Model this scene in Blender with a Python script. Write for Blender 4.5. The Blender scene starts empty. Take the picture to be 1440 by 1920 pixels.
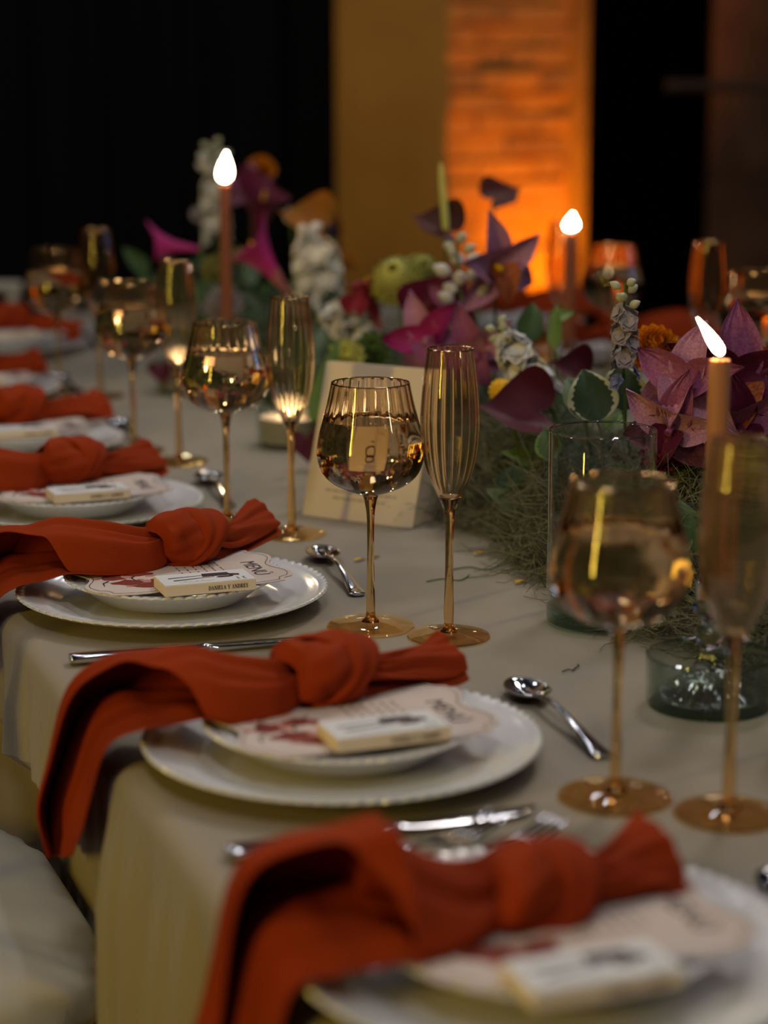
import bpy, math, random
import numpy as np
from mathutils import Vector, Matrix, Euler
C = bpy.context.scene
COL = C.collection
PI = math.pi
T = 0.78                                   # height of the table top
random.seed(7); rng = np.random.default_rng(7)

# ------------------------------------------------------------------ camera
CAM_F, CAM_H, PITCH, YAW = 3900.9, 0.5532, 0.2081, 0.3547
FW = Vector((math.sin(YAW)*math.cos(PITCH), math.cos(YAW)*math.cos(PITCH), -math.sin(PITCH)))
RT = Vector((math.cos(YAW), -math.sin(YAW), 0)); UP = RT.cross(FW)
CPOS = Vector((0, 0, T+CAM_H))
cd = bpy.data.cameras.new('camera'); cam = bpy.data.objects.new('camera', cd); COL.objects.link(cam)
cd.sensor_fit = 'VERTICAL'; cd.sensor_height = 36; cd.sensor_width = 36; cd.lens = CAM_F*36/1920
M = Matrix((RT, UP, -FW)).transposed().to_4x4(); M.translation = CPOS
cam.matrix_world = M
cd.dof.use_dof = True; cd.dof.focus_distance = 2.14; cd.dof.aperture_fstop = 2.8
cd.clip_start = 0.02
C.camera = cam

def at(px, py, d):                         # a pixel of the photograph at distance d -> a point of the room
    return CPOS + d*(FW + RT*((px-720)/CAM_F) + UP*((960-py)/CAM_F))

# ------------------------------------------------------------------ world, lights, exposure
w = bpy.data.worlds.new('night'); C.world = w; w.use_nodes = True
w.node_tree.nodes['Background'].inputs[0].default_value = (0.75, 0.85, 1.0, 1)
w.node_tree.nodes['Background'].inputs[1].default_value = 0.008
C.view_settings.view_transform = 'Standard'; C.view_settings.look = 'None'
C.view_settings.gamma = 1; C.view_settings.exposure = 0; C.view_settings.use_curve_mapping = False

def light(name, kind, loc, target, power, col, size=0.1, size_y=None, angle=60, blend=0.5):
    l = bpy.data.lights.new(name, kind); l.energy = power; l.color = col
    if kind == 'AREA':
        l.size = size
        if size_y: l.shape = 'RECTANGLE'; l.size_y = size_y
    else:
        l.shadow_soft_size = size
    if kind == 'SPOT': l.spot_size = math.radians(angle); l.spot_blend = blend
    o = bpy.data.objects.new(name, l); COL.objects.link(o); o.location = loc
    d = Vector(target)-Vector(loc)
    if d.length > 0: o.rotation_euler = d.to_track_quat('-Z', 'Y').to_euler()
    return o
# cool spot from behind over the far side of the table
light('ceiling_spot', 'SPOT', (2.1, 3.0, 3.7), (0.75, 2.0, T), 95, (1.0, 0.93, 0.88), 0.28, angle=75, blend=0.9)
light('front_spot', 'SPOT', (-0.3, -0.2, 3.6), (0.95, 2.4, T), 55, (1.0, 0.88, 0.74), 0.22, angle=70, blend=0.9)
# festoon bulbs over the table
for j, bx_ in enumerate((-0.3, 0.9, 2.1)):
    for i in range(9):
        light('festoon_bulb', 'POINT', (bx_, -0.6+0.85*i, 3.1+0.12*math.sin(i*1.3+j)), (bx_, 0, 0), 4.2, (0.95, 0.95, 1.0), 0.045)
# amber lamp column to the left of the table, blue stage lamp to the right
light('amber_column_lamp', 'AREA', (-2.6, 0.3, 1.6), (0.7, 2.0, 0.9), 33, (1.0, 0.70, 0.10), 0.12, 1.2)
light('blue_stage_lamp', 'AREA', (4.3, 2.25, 1.55), (0.8, 1.9, 1.0), 3, (0.2, 0.45, 1.0), 0.16, 0.4)

# ------------------------------------------------------------------ materials
def mat(name, col, rough=0.6, spec=0.3, metal=0, sheen=0, sss=0, noise=None, bump=None, col2=None, mixscale=8, coat=0):
    m = bpy.data.materials.new(name); m.use_nodes = True; nt = m.node_tree; b = nt.nodes['Principled BSDF']
    b.inputs['Base Color'].default_value = (*col, 1); b.inputs['Roughness'].default_value = rough
    b.inputs['Specular IOR Level'].default_value = spec; b.inputs['Metallic'].default_value = metal
    if sheen: b.inputs['Sheen Weight'].default_value = sheen; b.inputs['Sheen Roughness'].default_value = 0.5
    if coat: b.inputs['Coat Weight'].default_value = coat; b.inputs['Coat Roughness'].default_value = 0.05
    if sss:
        b.inputs['Subsurface Weight'].default_value = sss; b.inputs['Subsurface Radius'].default_value = (0.02, 0.008, 0.004); b.inputs['Subsurface Scale'].default_value = 0.3
    tc = nt.nodes.new('ShaderNodeTexCoord')
    if col2:
        n = nt.nodes.new('ShaderNodeTexNoise'); n.inputs['Scale'].default_value = mixscale; n.inputs['Detail'].default_value = 4
        r = nt.nodes.new('ShaderNodeMix'); r.data_type = 'RGBA'
        r.inputs[6].default_value = (*col, 1); r.inputs[7].default_value = (*col2, 1)
        rm = nt.nodes.new('ShaderNodeMapRange'); rm.inputs[1].default_value = 0.35; rm.inputs[2].default_value = 0.65
        nt.links.new(tc.outputs['Object'], n.inputs['Vector']); nt.links.new(n.outputs['Fac'], rm.inputs[0]); nt.links.new(rm.outputs[0], r.inputs[0]); nt.links.new(r.outputs[2], b.inputs['Base Color'])
    if bump:
        n = nt.nodes.new('ShaderNodeTexNoise'); n.inputs['Scale'].default_value = bump[0]; n.inputs['Detail'].default_value = 3
        bp = nt.nodes.new('ShaderNodeBump'); bp.inputs['Strength'].default_value = bump[1]; bp.inputs['Distance'].default_value = bump[2]
        nt.links.new(tc.outputs['Object'], n.inputs['Vector']); nt.links.new(n.outputs['Fac'], bp.inputs['Height']); nt.links.new(bp.outputs[0], b.inputs['Normal'])
    return m

def weave(name, col, col2, scale, rough=0.85, sheen=0.3, strength=0.25, dist=0.0004, var=3.0):
    m = mat(name, col, rough, 0.15, sheen=sheen, col2=col2, mixscale=var); nt = m.node_tree; b = nt.nodes['Principled BSDF']
    tc = nt.nodes.new('ShaderNodeTexCoord')
    ws = []
    for ax in ('X', 'Y'):
        wv = nt.nodes.new('ShaderNodeTexWave'); wv.bands_direction = ax; wv.inputs['Scale'].default_value = scale; wv.inputs['Distortion'].default_value = 1.5; wv.inputs['Detail'].default_value = 1
        nt.links.new(tc.outputs['Object'], wv.inputs['Vector']); ws.append(wv)
    mx = nt.nodes.new('ShaderNodeMath'); mx.operation = 'ADD'
    nt.links.new(ws[0].outputs['Fac'], mx.inputs[0]); nt.links.new(ws[1].outputs['Fac'], mx.inputs[1])
    bp = nt.nodes.new('ShaderNodeBump'); bp.inputs['Strength'].default_value = strength; bp.inputs['Distance'].default_value = dist
    nt.links.new(mx.outputs[0], bp.inputs['Height']); nt.links.new(bp.outputs[0], b.inputs['Normal'])
    return m

def glass(name, col, ior=1.5, rough=0.0):
    m = bpy.data.materials.new(name); m.use_nodes = True; nt = m.node_tree; nt.nodes.clear()
    g = nt.nodes.new('ShaderNodeBsdfGlass'); g.inputs['Color'].default_value = (*col, 1); g.inputs['IOR'].default_value = ior; g.inputs['Roughness'].default_value = rough
    o = nt.nodes.new('ShaderNodeOutputMaterial'); nt.links.new(g.outputs[0], o.inputs[0])
    return m

def thin(name, col, base=0.045):
    """thin clear wall: tinted transparency under a Fresnel-like gloss"""
    m = bpy.data.materials.new(name); m.use_nodes = True; nt = m.node_tree; nt.nodes.clear()
    t = nt.nodes.new('ShaderNodeBsdfTransparent'); t.inputs[0].default_value = (*col, 1)
    g = nt.nodes.new('ShaderNodeBsdfGlossy'); g.inputs['Roughness'].default_value = 0.02; g.inputs['Color'].default_value = (1, 1, 1, 1)
    lw = nt.nodes.new('ShaderNodeLayerWeight'); lw.inputs[0].default_value = 0.5
    pw = nt.nodes.new('ShaderNodeMath'); pw.operation = 'POWER'; pw.inputs[1].default_value = 5
    ma = nt.nodes.new('ShaderNodeMath'); ma.operation = 'MULTIPLY_ADD'; ma.inputs[1].default_value = 0.95; ma.inputs[2].default_value = base
    mx = nt.nodes.new('ShaderNodeMixShader'); o = nt.nodes.new('ShaderNodeOutputMaterial'); L = nt.links.new
    L(lw.outputs['Facing'], pw.inputs[0]); L(pw.outputs[0], ma.inputs[0]); L(ma.outputs[0], mx.inputs[0]); L(t.outputs[0], mx.inputs[1]); L(g.outputs[0], mx.inputs[2]); L(mx.outputs[0], o.inputs[0])
    return m

def emit(name, col, s):
    m = bpy.data.materials.new(name); m.use_nodes = True; nt = m.node_tree; nt.nodes.clear()
    g = nt.nodes.new('ShaderNodeEmission'); g.inputs[0].default_value = (*col, 1); g.inputs[1].default_value = s
    o = nt.nodes.new('ShaderNodeOutputMaterial'); nt.links.new(g.outputs[0], o.inputs[0])
    return m

MAT = dict(
    cloth=weave('taupe_cloth', (0.36, 0.308, 0.24), (0.325, 0.275, 0.21), 420, rough=0.8, sheen=0.2, var=2.5),
    napkin=weave('rust_linen', (0.36, 0.041, 0.005), (0.31, 0.033, 0.004), 520, sheen=0.0, strength=0.35, var=9),
    porcelain=mat('porcelain', (0.80, 0.79, 0.78), 0.12, 0.5, bump=(14, 0.15, 0.002)),
    paper=mat('cream_paper', (0.84, 0.70, 0.53), 0.8, 0.2, bump=(600, 0.1, 0.0003)),
    card=mat('menu_paper', (0.72, 0.62, 0.55), 0.7, 0.2, col2=(0.66, 0.54, 0.47), mixscale=14),
    boxtop=mat('box_top_paper', (0.80, 0.79, 0.78), 0.6, 0.2),
    ink=mat('maroon_ink', (0.055, 0.012, 0.014), 0.6), inkred=mat('red_ink', (0.24, 0.036, 0.018), 0.7),
    inkpink=mat('pink_ink', (0.55, 0.26, 0.20), 0.7), inkdark=mat('dark_ink', (0.03, 0.02, 0.03), 0.6), inkgrey=mat('grey_ink', (0.42, 0.36, 0.33), 0.7),
    steel=mat('polished_steel', (0.62, 0.62, 0.64), 0.10, 0.5, metal=1, bump=(40, 0.05, 0.001)),
    amber=glass('amber_glass', (0.99, 0.925, 0.835)), amber_stem=glass('amber_glass_stem', (0.97, 0.81, 0.56)), amber_foot=thin('amber_glass_foot', (0.95, 0.81, 0.61)),
    rim=mat('gold_rim', (0.75, 0.45, 0.18), 0.15, metal=1),
    water=glass('water', (0.97, 0.955, 0.90), 1.33),
    clear=glass('clear_glass', (0.99, 0.99, 0.99)), clearwall=thin('clear_glass_wall', (0.95, 0.96, 0.95)), clearfoot=thin('clear_glass_foot', (0.93, 0.94, 0.93), 0.17), cupwall=thin('green_glass_wall', (0.80, 0.88, 0.84)), green=thin('green_tinted_glass', (0.60, 0.74, 0.67)), dish=thin('pale_green_glass', (0.74, 0.80, 0.765), 0.06),
    wax=mat('terracotta_wax', (0.48, 0.20, 0.085), 0.5, 0.3, sss=0.25), waxdark=mat('brown_wax', (0.28, 0.085, 0.04), 0.5, 0.3, sss=0.2),
    waxpink=mat('blush_wax', (0.80, 0.52, 0.42), 0.5, 0.3, sss=0.4),
    wick=mat('wick', (0.02, 0.015, 0.01), 0.9), flame=emit('flame', (1.0, 0.76, 0.46), 62),
    white=weave('white_cotton', (0.62, 0.62, 0.60), (0.56, 0.55, 0.54), 260, sheen=0.1, var=6),
    whitewood=mat('white_paint', (0.55, 0.50, 0.44), 0.5),
    wood=mat('dark_wood', (0.10, 0.055, 0.03), 0.6, col2=(0.06, 0.03, 0.018), mixscale=5),
    drape=mat('black_drape', (0.010, 0.009, 0.010), 0.9, 0.1), dark=mat('dark_wall', (0.018, 0.012, 0.010), 0.9, 0.1),
    floor=mat('dark_floor', (0.045, 0.035, 0.03), 0.6, 0.2, col2=(0.03, 0.022, 0.018), mixscale=3),
    brick=mat('ochre_brick', (0.50, 0.29, 0.11), 0.9, 0.1, col2=(0.42, 0.22, 0.08), mixscale=9, bump=(40, 0.6, 0.01)),
    mortar=mat('ochre_plaster', (0.44, 0.25, 0.06), 0.95, 0.1, col2=(0.37, 0.20, 0.045), mixscale=3, bump=(25, 0.4, 0.01)),
    post=mat('ochre_timber', (0.30, 0.20, 0.08), 0.8, col2=(0.22, 0.14, 0.05), mixscale=5),
)
# flowers
def petal_mat(name, col, col2=None, rough=0.55, sc=25): return mat(name, col, rough, 0.25, sheen=0.03, col2=col2, mixscale=sc)
for nm, a, b in (('orchid', (0.38, 0.125, 0.24), (0.29, 0.065, 0.165)), ('orchid_pale', (0.55, 0.29, 0.40), (0.43, 0.16, 0.28)), ('orchid_deep', (0.14, 0.014, 0.050), (0.10, 0.008, 0.030)),
                 ('burgundy', (0.080, 0.003, 0.014), (0.060, 0.002, 0.010)), ('lip', (0.55, 0.20, 0.03), (0.35, 0.05, 0.06)), ('crimson', (0.26, 0.015, 0.025), (0.20, 0.01, 0.02)),
                 ('magenta', (0.46, 0.025, 0.20), (0.36, 0.02, 0.14)), ('plum', (0.13, 0.008, 0.035), (0.095, 0.006, 0.025)), ('brown_red', (0.085, 0.018, 0.012), (0.06, 0.012, 0.01)),
                 ('ivory', (0.66, 0.64, 0.58), (0.58, 0.55, 0.46)), ('snow', (0.72, 0.71, 0.69), (0.62, 0.60, 0.57)), ('bud', (0.52, 0.52, 0.36), (0.42, 0.44, 0.26)),
                 ('lilac', (0.42, 0.37, 0.38), (0.33, 0.28, 0.32)), ('blue', (0.20, 0.22, 0.38), (0.27, 0.28, 0.42)), ('orange', (0.78, 0.30, 0.01), (0.70, 0.22, 0.005)), ('yellow', (0.80, 0.46, 0.01), (0.72, 0.36, 0.005)),
                 ('lime', (0.74, 0.70, 0.20), (0.62, 0.62, 0.13)), ('rust', (0.36, 0.12, 0.01), (0.22, 0.10, 0.012)), ('salmon', (0.52, 0.20, 0.13), (0.45, 0.10, 0.12)),
                 ('leaf', (0.055, 0.105, 0.028), (0.035, 0.075, 0.02)), ('leaf_dark', (0.028, 0.058, 0.02), (0.018, 0.040, 0.014)), ('leaf_light', (0.15, 0.24, 0.05), (0.10, 0.18, 0.04)), ('leaf_grey', (0.12, 0.17, 0.10), (0.08, 0.12, 0.07)),
                 ('stem', (0.09, 0.15, 0.03), None), ('cream_edge', (0.55, 0.53, 0.36), (0.45, 0.46, 0.28)), ('moss', (0.19, 0.19, 0.12), (0.10, 0.11, 0.06)), ('moss_yellow', (0.26, 0.24, 0.06), (0.16, 0.15, 0.04)), ('twig', (0.05, 0.035, 0.025), None)):
    MAT[nm] = petal_mat(nm, a, b)

# ------------------------------------------------------------------ mesh helpers
def mesh(name, v, f, m, smooth=True):
    me = bpy.data.meshes.new(name); me.from_pydata([tuple(p) for p in v], [], [tuple(q) for q in f]); me.update()
    if m is not None: me.materials.append(MAT[m] if isinstance(m, str) else m)
    if smooth:
        me.polygons.foreach_set('use_smooth', [True]*len(me.polygons))
        me.set_sharp_from_angle(angle=math.radians(38))
    return me
def link(name, me, parent=None, loc=None, rot=None, mx=None):
    o = bpy.data.objects.new(name, me); COL.objects.link(o)
    if parent is not None: o.parent = parent
    if mx is not None: o.matrix_local = mx
    if loc is not None: o.location = loc
    if rot is not None: o.rotation_euler = rot
    return o
def obj(name, vf, m, parent=None, smooth=True, **k): return link(name, mesh(name, vf[0], vf[1], m, smooth), parent, **k)
def thing(name, label, cat, loc=(0, 0, 0), rz=0, group=None, mx=None):
    o = bpy.data.objects.new(name, None); COL.objects.link(o); o.empty_display_size = 0.02
    o.location = loc; o.rotation_euler = (0, 0, rz)
    if mx is not None: o.matrix_world = mx
    o['label'] = label; o['category'] = cat
    if group: o['group'] = group
    return o
def tag(o, label, cat, group=None, kind=None):
    if label: o['label'] = label
    if cat: o['category'] = cat
    if group: o['group'] = group
    if kind: o['kind'] = kind
    return o
KIDS = {}
def kids(o): return [c for c in COL.objects if c.parent == o]
def dup(root, loc=None, rz=None, label=None, mx=None, group=None):
    r = root.copy(); COL.objects.link(r)
    if loc is not None: r.location = loc
    if rz is not None: r.rotation_euler = (0, 0, rz)
    if mx is not None: r.matrix_world = mx
    if label: r['label'] = label
    if group: r['group'] = group
    if root.name not in KIDS: KIDS[root.name] = [(c, kids(c)) for c in kids(root)]
    for ch, gs in KIDS[root.name]:
        c = ch.copy(); COL.objects.link(c); c.parent = r
        for g in gs:
            d = g.copy(); COL.objects.link(d); d.parent = c
    return r
def join(*parts):
    V = []; F = []
    for v, f in parts:
        n = len(V); V += [tuple(p) for p in v]; F += [tuple(i+n for i in q) for q in f]
    return V, F
def move(vf, mx): return [tuple(mx @ Vector(p)) for p in vf[0]], vf[1]
def lathe(prof, n=64, rib=None, closed=False):
    """profile of (r, z); rib(a, k) multiplies the radius; r == 0 ends get a pole"""
    V = []; F = []; rows = []
    for k, (r, z) in enumerate(prof):
        if r <= 1e-6: rows.append([len(V)]); V.append((0, 0, z)); continue
        row = []
        for i in range(n):
            a = 2*PI*i/n; rr, zz = r, z
            if rib: rr, zz = rib(a, k, r, z)
            row.append(len(V)); V.append((rr*math.cos(a), rr*math.sin(a), zz))
        rows.append(row)
    prs = list(zip(rows, rows[1:])) + ([(rows[-1], rows[0])] if closed else [])
    for A, B in prs:
        for i in range(n):
            j = (i+1) % n
            if len(A) == 1 and len(B) == 1: continue
            if len(A) == 1: F.append((A[0], B[j], B[i]))
            elif len(B) == 1: F.append((A[i], A[j], B[0]))
            else: F.append((A[i], A[j], B[j], B[i]))
    return V, F
def smoothprof(pts, n=6):
    """Catmull-Rom through profile points"""
    P = [np.array(p, float) for p in pts]; out = []
    for i in range(len(P)-1):
        p0 = P[max(i-1, 0)]; p1 = P[i]; p2 = P[i+1]; p3 = P[min(i+2, len(P)-1)]
        for t in np.linspace(0, 1, n, endpoint=False):
            out.append(0.5*((2*p1)+(-p0+p2)*t+(2*p0-5*p1+4*p2-p3)*t*t+(-p0+3*p1-3*p2+p3)*t**3))
    out.append(P[-1]); return np.array(out)
def box(sx, sy, sz, b=0.0, c=(0, 0, 0)):
    """box with chamfered edges, base centre at c"""
    hx, hy = sx/2, sy/2; V = []
    lv = [(0, b), (b, 0), (sz-b, 0), (sz, b)] if b else [(0, 0), (sz, 0)]
    for z, ins in lv:
        x, y = hx-ins, hy-ins
        if b:
            ring = [(x, y-b), (x-b, y), (-x+b, y), (-x, y-b), (-x, -y+b), (-x+b, -y), (x-b, -y), (x, -y+b)]
        else: ring = [(x, y), (-x, y), (-x, -y), (x, -y)]
        V += [(p+c[0], q+c[1], z+c[2]) for p, q in ring]
    n = len(V)//len(lv); F = [tuple(range(n))[::-1], tuple(range(n*(len(lv)-1), n*len(lv)))]
    for k in range(len(lv)-1):
        for i in range(n): j = (i+1) % n; F.append((k*n+i, k*n+j, (k+1)*n+j, (k+1)*n+i))
    return V, F
def grid(fn, nu, nv, closed_u=False):
    V = [fn(i/(nu if closed_u else nu-1), j/(nv-1)) for j in range(nv) for i in range(nu)]; F = []
    for j in range(nv-1):
        for i in range(nu if closed_u else nu-1):
            a = j*nu+i; b_ = j*nu+(i+1) % nu; F.append((a, b_, b_+nu, a+nu))
    return V, F
def tube(path, rad, n=8, caps=True):
    P = [Vector(p) for p in path]; V = []; F = []; N = len(P)
    t0 = (P[1]-P[0]).normalized(); nrm = t0.orthogonal().normalized()
    for k in range(N):
        t = (P[min(k+1, N-1)]-P[max(k-1, 0)]).normalized()
        nrm = (nrm-t*nrm.dot(t)).normalized(); bn = t.cross(nrm)
        r = rad[k] if hasattr(rad, '__len__') else rad
        for i in range(n):
            a = 2*PI*i/n; V.append(tuple(P[k]+(nrm*math.cos(a)+bn*math.sin(a))*r))
    for k in range(N-1):
        for i in range(n): j = (i+1) % n; F.append((k*n+i, k*n+j, (k+1)*n+j, (k+1)*n+i))
    if caps: F += [tuple(range(n))[::-1], tuple(range((N-1)*n, N*n))]
    return V, F
def frame(loc, z, up=(0, 0, 1), s=1.0):
    z = Vector(z).normalized(); up = Vector(up); x = up.cross(z)
    if x.length < 1e-4: x = z.orthogonal()
    x.normalize(); y = z.cross(x)
    m = Matrix((x*s, y*s, z*s)).transposed().to_4x4(); m.translation = Vector(loc); return m
def poly(pts, z=0.0, th=0.0002):
    n = len(pts); V = [(x, y, z) for x, y in pts]+[(x, y, z+th) for x, y in pts]
    F = [tuple(range(n))[::-1], tuple(range(n, 2*n))]+[(i, (i+1) % n, n+(i+1) % n, n+i) for i in range(n)]
    return V, F
def ribbon(pts, wd, z=0.0, th=0.0002):
    P = [Vector((x, y, 0)) for x, y in pts]; L = []; R = []
    for i in range(len(P)):
        t = (P[min(i+1, len(P)-1)]-P[max(i-1, 0)]).normalized(); nn = Vector((-t.y, t.x, 0))*(wd[i] if hasattr(wd, '__len__') else wd)*0.5
        L.append(P[i]+nn); R.append(P[i]-nn)
    V = []; F = []
    for i in range(len(P)): V += [(L[i].x, L[i].y, z+th), (R[i].x, R[i].y, z+th)]
    for i in range(len(P)-1): F.append((2*i, 2*i+1, 2*i+3, 2*i+2))
    return V, F
def blob(x, y, rx, ry, k=9, jit=0.25, z=0.0):
    return poly([(x+rx*math.cos(2*PI*i/k)*(1+random.uniform(-jit, jit)), y+ry*math.sin(2*PI*i/k)*(1+random.uniform(-jit, jit))) for i in range(k)], z)
def text(s, size, m, parent, mx, name='lettering'):
    cu = bpy.data.curves.new('t', 'FONT'); cu.body = s; cu.size = size; cu.align_x = 'CENTER'; cu.extrude = 0.0001
    o = bpy.data.objects.new('t', cu); COL.objects.link(o)
    me = bpy.data.meshes.new_from_object(o.evaluated_get(bpy.context.evaluated_depsgraph_get()))
    bpy.data.objects.remove(o); me.materials.clear(); me.materials.append(MAT[m]); me.name = name
    return link(name, me, parent, mx=mx)
def structure(name, vf, m, parent=None, smooth=False):
    o = obj(name, vf, m, parent, smooth)
    if parent is None: o['kind'] = 'structure'
    return o

# ------------------------------------------------------------------ room
structure('floor', box(14, 16, 0.1, c=(2, 4, -0.1)), 'floor')
structure('wall_back', box(16, 0.2, 5, c=(3, 10.6, 0)), 'dark')
structure('wall_right', box(0.2, 12, 5, c=(8.4, 5, 0)), 'dark')
structure('wall_left', box(0.2, 14, 5, c=(-4.2, 4, 0)), 'dark')
def ground(px, d): p = at(px, 136, d); return Vector((p.x, p.y, 0))
# pillar: two rough faces meeting at a corner, built of brick courses
A, B_, Cc = ground(630, 7.35), ground(838, 7.0), ground(1068, 7.3)
bk = Vector((0.42, 0.90, 0))
def prism(pts, h):
    n = len(pts); V = [(p.x, p.y, 0) for p in pts]+[(p.x, p.y, h) for p in pts]
    return V, [tuple(range(n))[::-1], tuple(range(n, 2*n))]+[(i, (i+1) % n, n+(i+1) % n, n+i) for i in range(n)]
pillar = structure('wall_pillar', prism([A, B_, Cc, Cc+bk, A+bk], 3.4), 'mortar')
def bricks(P, Q, h0, h1, rough, parent, bl=0.26, bh=0.075):
    d = (Q-P); L = d.length; d.normalize(); n = Vector((d.y, -d.x, 0)); r = int((h1-h0)/bh)
    for k in range(r):
        off = (k % 2)*bl*0.5; x = -off
        while x < L-0.02:
            x0, x1 = max(x, 0), min(x+bl-0.01, L); x += bl
            if x1-x0 < 0.03: continue
            o = random.uniform(0.15, 1)**2*rough+0.004
            z0 = h0+k*bh+random.uniform(0, 0.006); z1 = z0+bh-0.012-random.uniform(0, 0.008)
            V = []
            for zz, oo in ((z0, o), (z1, o*random.uniform(0.2, 0.9))):
                a = P+d*x0+n*oo; b = P+d*x1+n*(oo+random.uniform(-0.3, 0.3)*rough)
                V += [(a.x, a.y, zz), (b.x, b.y, zz), (b.x-n.x*0.08, b.y-n.y*0.08, zz), (a.x-n.x*0.08, a.y-n.y*0.08, zz)]
            F = [(3, 2, 1, 0), (4, 5, 6, 7), (0, 1, 5, 4), (1, 2, 6, 5), (2, 3, 7, 6), (3, 0, 4, 7)]
            obj('brick', (V, F), 'brick', parent, False)
bricks(B_, Cc, 0.15, 2.4, 0.020, pillar)

S0, S1 = ground(1063, 7.42), ground(1103, 7.42)
structure('trim_1', prism([S0, S1, S1+bk*0.1, S0+bk*0.1], 3.4), 'post')
# brown wall panel to the right and a pale rail in front of it
W0, W1 = ground(1335, 7.6), ground(1720, 7.6)
structure('trim_2', prism([W0, W1, W1+bk*0.1, W0+bk*0.1], 3.4), 'wood')
r0, r1 = at(1250, 160, 6.6), at(1700, 165, 6.6)
structure('trim_3', tube([r0, r1], 0.018, 10), 'wood')
structure('trim_4', tube([(r1.x, r1.y, 0), (r1.x, r1.y, r1.z+0.4)], 0.03, 10), 'post')
# lamps at the pillar
mid = (B_+Cc)/2
up = Cc*0.74+B_*0.26
nn = Vector(((Cc-B_).y, -(Cc-B_).x, 0)).normalized()
lp = up+nn*0.42; light('orange_uplight', 'SPOT', (lp.x+0.05, lp.y, 0.22), (up.x+0.06, up.y, 1.25), 125, (1.0, 0.28, 0.002), 0.05, angle=80, blend=0.8)
la = (A+B_)/2; na = Vector(((B_-A).y, -(B_-A).x, 0)).normalized()
lq = la+na*2.6; light('amber_wash', 'SPOT', (lq.x, lq.y, 2.6), (la.x, la.y, 1.2), 42, (1.0, 0.46, 0.0), 0.1, angle=30, blend=0.9)
# black drape on the left
d0, d1 = ground(-700, 8.2), ground(640, 8.6)
def drape(u, v):
    p = d0.lerp(d1, u); a = u*52; k = 0.06*math.sin(a)+0.03*math.sin(a*2.3+1)
    return (p.x+k*0.35, p.y-k, 3.6*v)
dr = obj('curtain', grid(drape, 220, 6), 'drape'); tag(dr, 'black floor-length curtain hanging in folds behind the table', 'curtain')

# ------------------------------------------------------------------ table, cloth, chairs
TX0, TX1, TY0, TY1 = 0.355, 2.03, 0.25, 4.85
tb = thing('banquet_table', 'long banquet table hidden under the taupe cloth', 'table', ((TX0+TX1)/2, (TY0+TY1)/2, 0))
obj('tabletop', box(TX1-TX0-0.03, TY1-TY0-0.03, 0.03, 0.004, (0, 0, T-0.034)), 'wood', tb, False)
for sx in (-1, 1):
    for sy in (-1, 0, 1): obj('leg', box(0.06, 0.06, T-0.034, 0.004), 'wood', tb, False, loc=(sx*0.7, sy*2.1, 0))
# cloth: profile across (left drop, top, right drop) swept along y
def cloth_vf():
    ys = np.concatenate([np.linspace(TY0, TY1, 1700)])
    prof = []                                             # (x, z, fold weight) from the hem up and over
    R = 0.022
    for s in np.linspace(0.03, T-R, 16): prof.append((TX0, s, (T-R-s)/(T-R)))
    for a in np.linspace(0, PI/2, 7)[1:]: prof.append((TX0+R-R*math.cos(a), T-R+R*math.sin(a), 0))
    for x in np.linspace(TX0+R, TX1-R, 30)[1:]: prof.append((x, T, -1))
    for a in np.linspace(PI/2, 0, 7)[1:]: prof.append((TX1-R+R*math.cos(a), T-R+R*math.sin(a), 0))
    for s in np.linspace(T-R, 0.03, 12)[1:]: prof.append((TX1, s, (T-R-s)/(T-R)))
    V = []; n = len(prof)
    for y in ys:
        f = 0.50*math.sin(y*38+1.3*math.sin(y*3.1))+0.35*math.sin(y*83+2*math.sin(y*5.3))+0.3*math.sin(y*13+1)
        for x, z, wgt in prof:
            if wgt > 0:
                k = min(1, wgt*8)**0.6*(0.014+0.012*wgt); sgn = -1 if x < 1 else 1
                fine = 0.0036*math.sin(y*225+2.2*math.sin(y*17))*(0.55+0.45*math.sin(y*41+1))*min(1, wgt*9); xx = x+sgn*(0.001+k*(0.35+f)+fine)
                if sgn < 0:                                # the chair seat presses the hanging cloth in
                    pr_ = min(1, max(0, (y-1.64)/0.06))*min(1, max(0, (2.25-y)/0.06))*min(1, max(0, (0.665-z)/0.05)); xx = max(xx, xx+(0.399-xx)*pr_)
                V.append((xx, y, z))
            elif wgt < 0:
                V.append((x, y, z+0.0006*math.sin(x*9+y*5)*math.sin(y*7-x*4)))
            else: V.append((x, y, z))
    F = [(j*n+i, j*n+i+1, (j+1)*n+i+1, (j+1)*n+i) for j in range(len(ys)-1) for i in range(n-1)]
    return V, F
cl = obj('tablecloth', cloth_vf(), 'cloth'); tag(cl, 'taupe tablecloth covering the long table and falling in folds at its edge', 'tablecloth')

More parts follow.
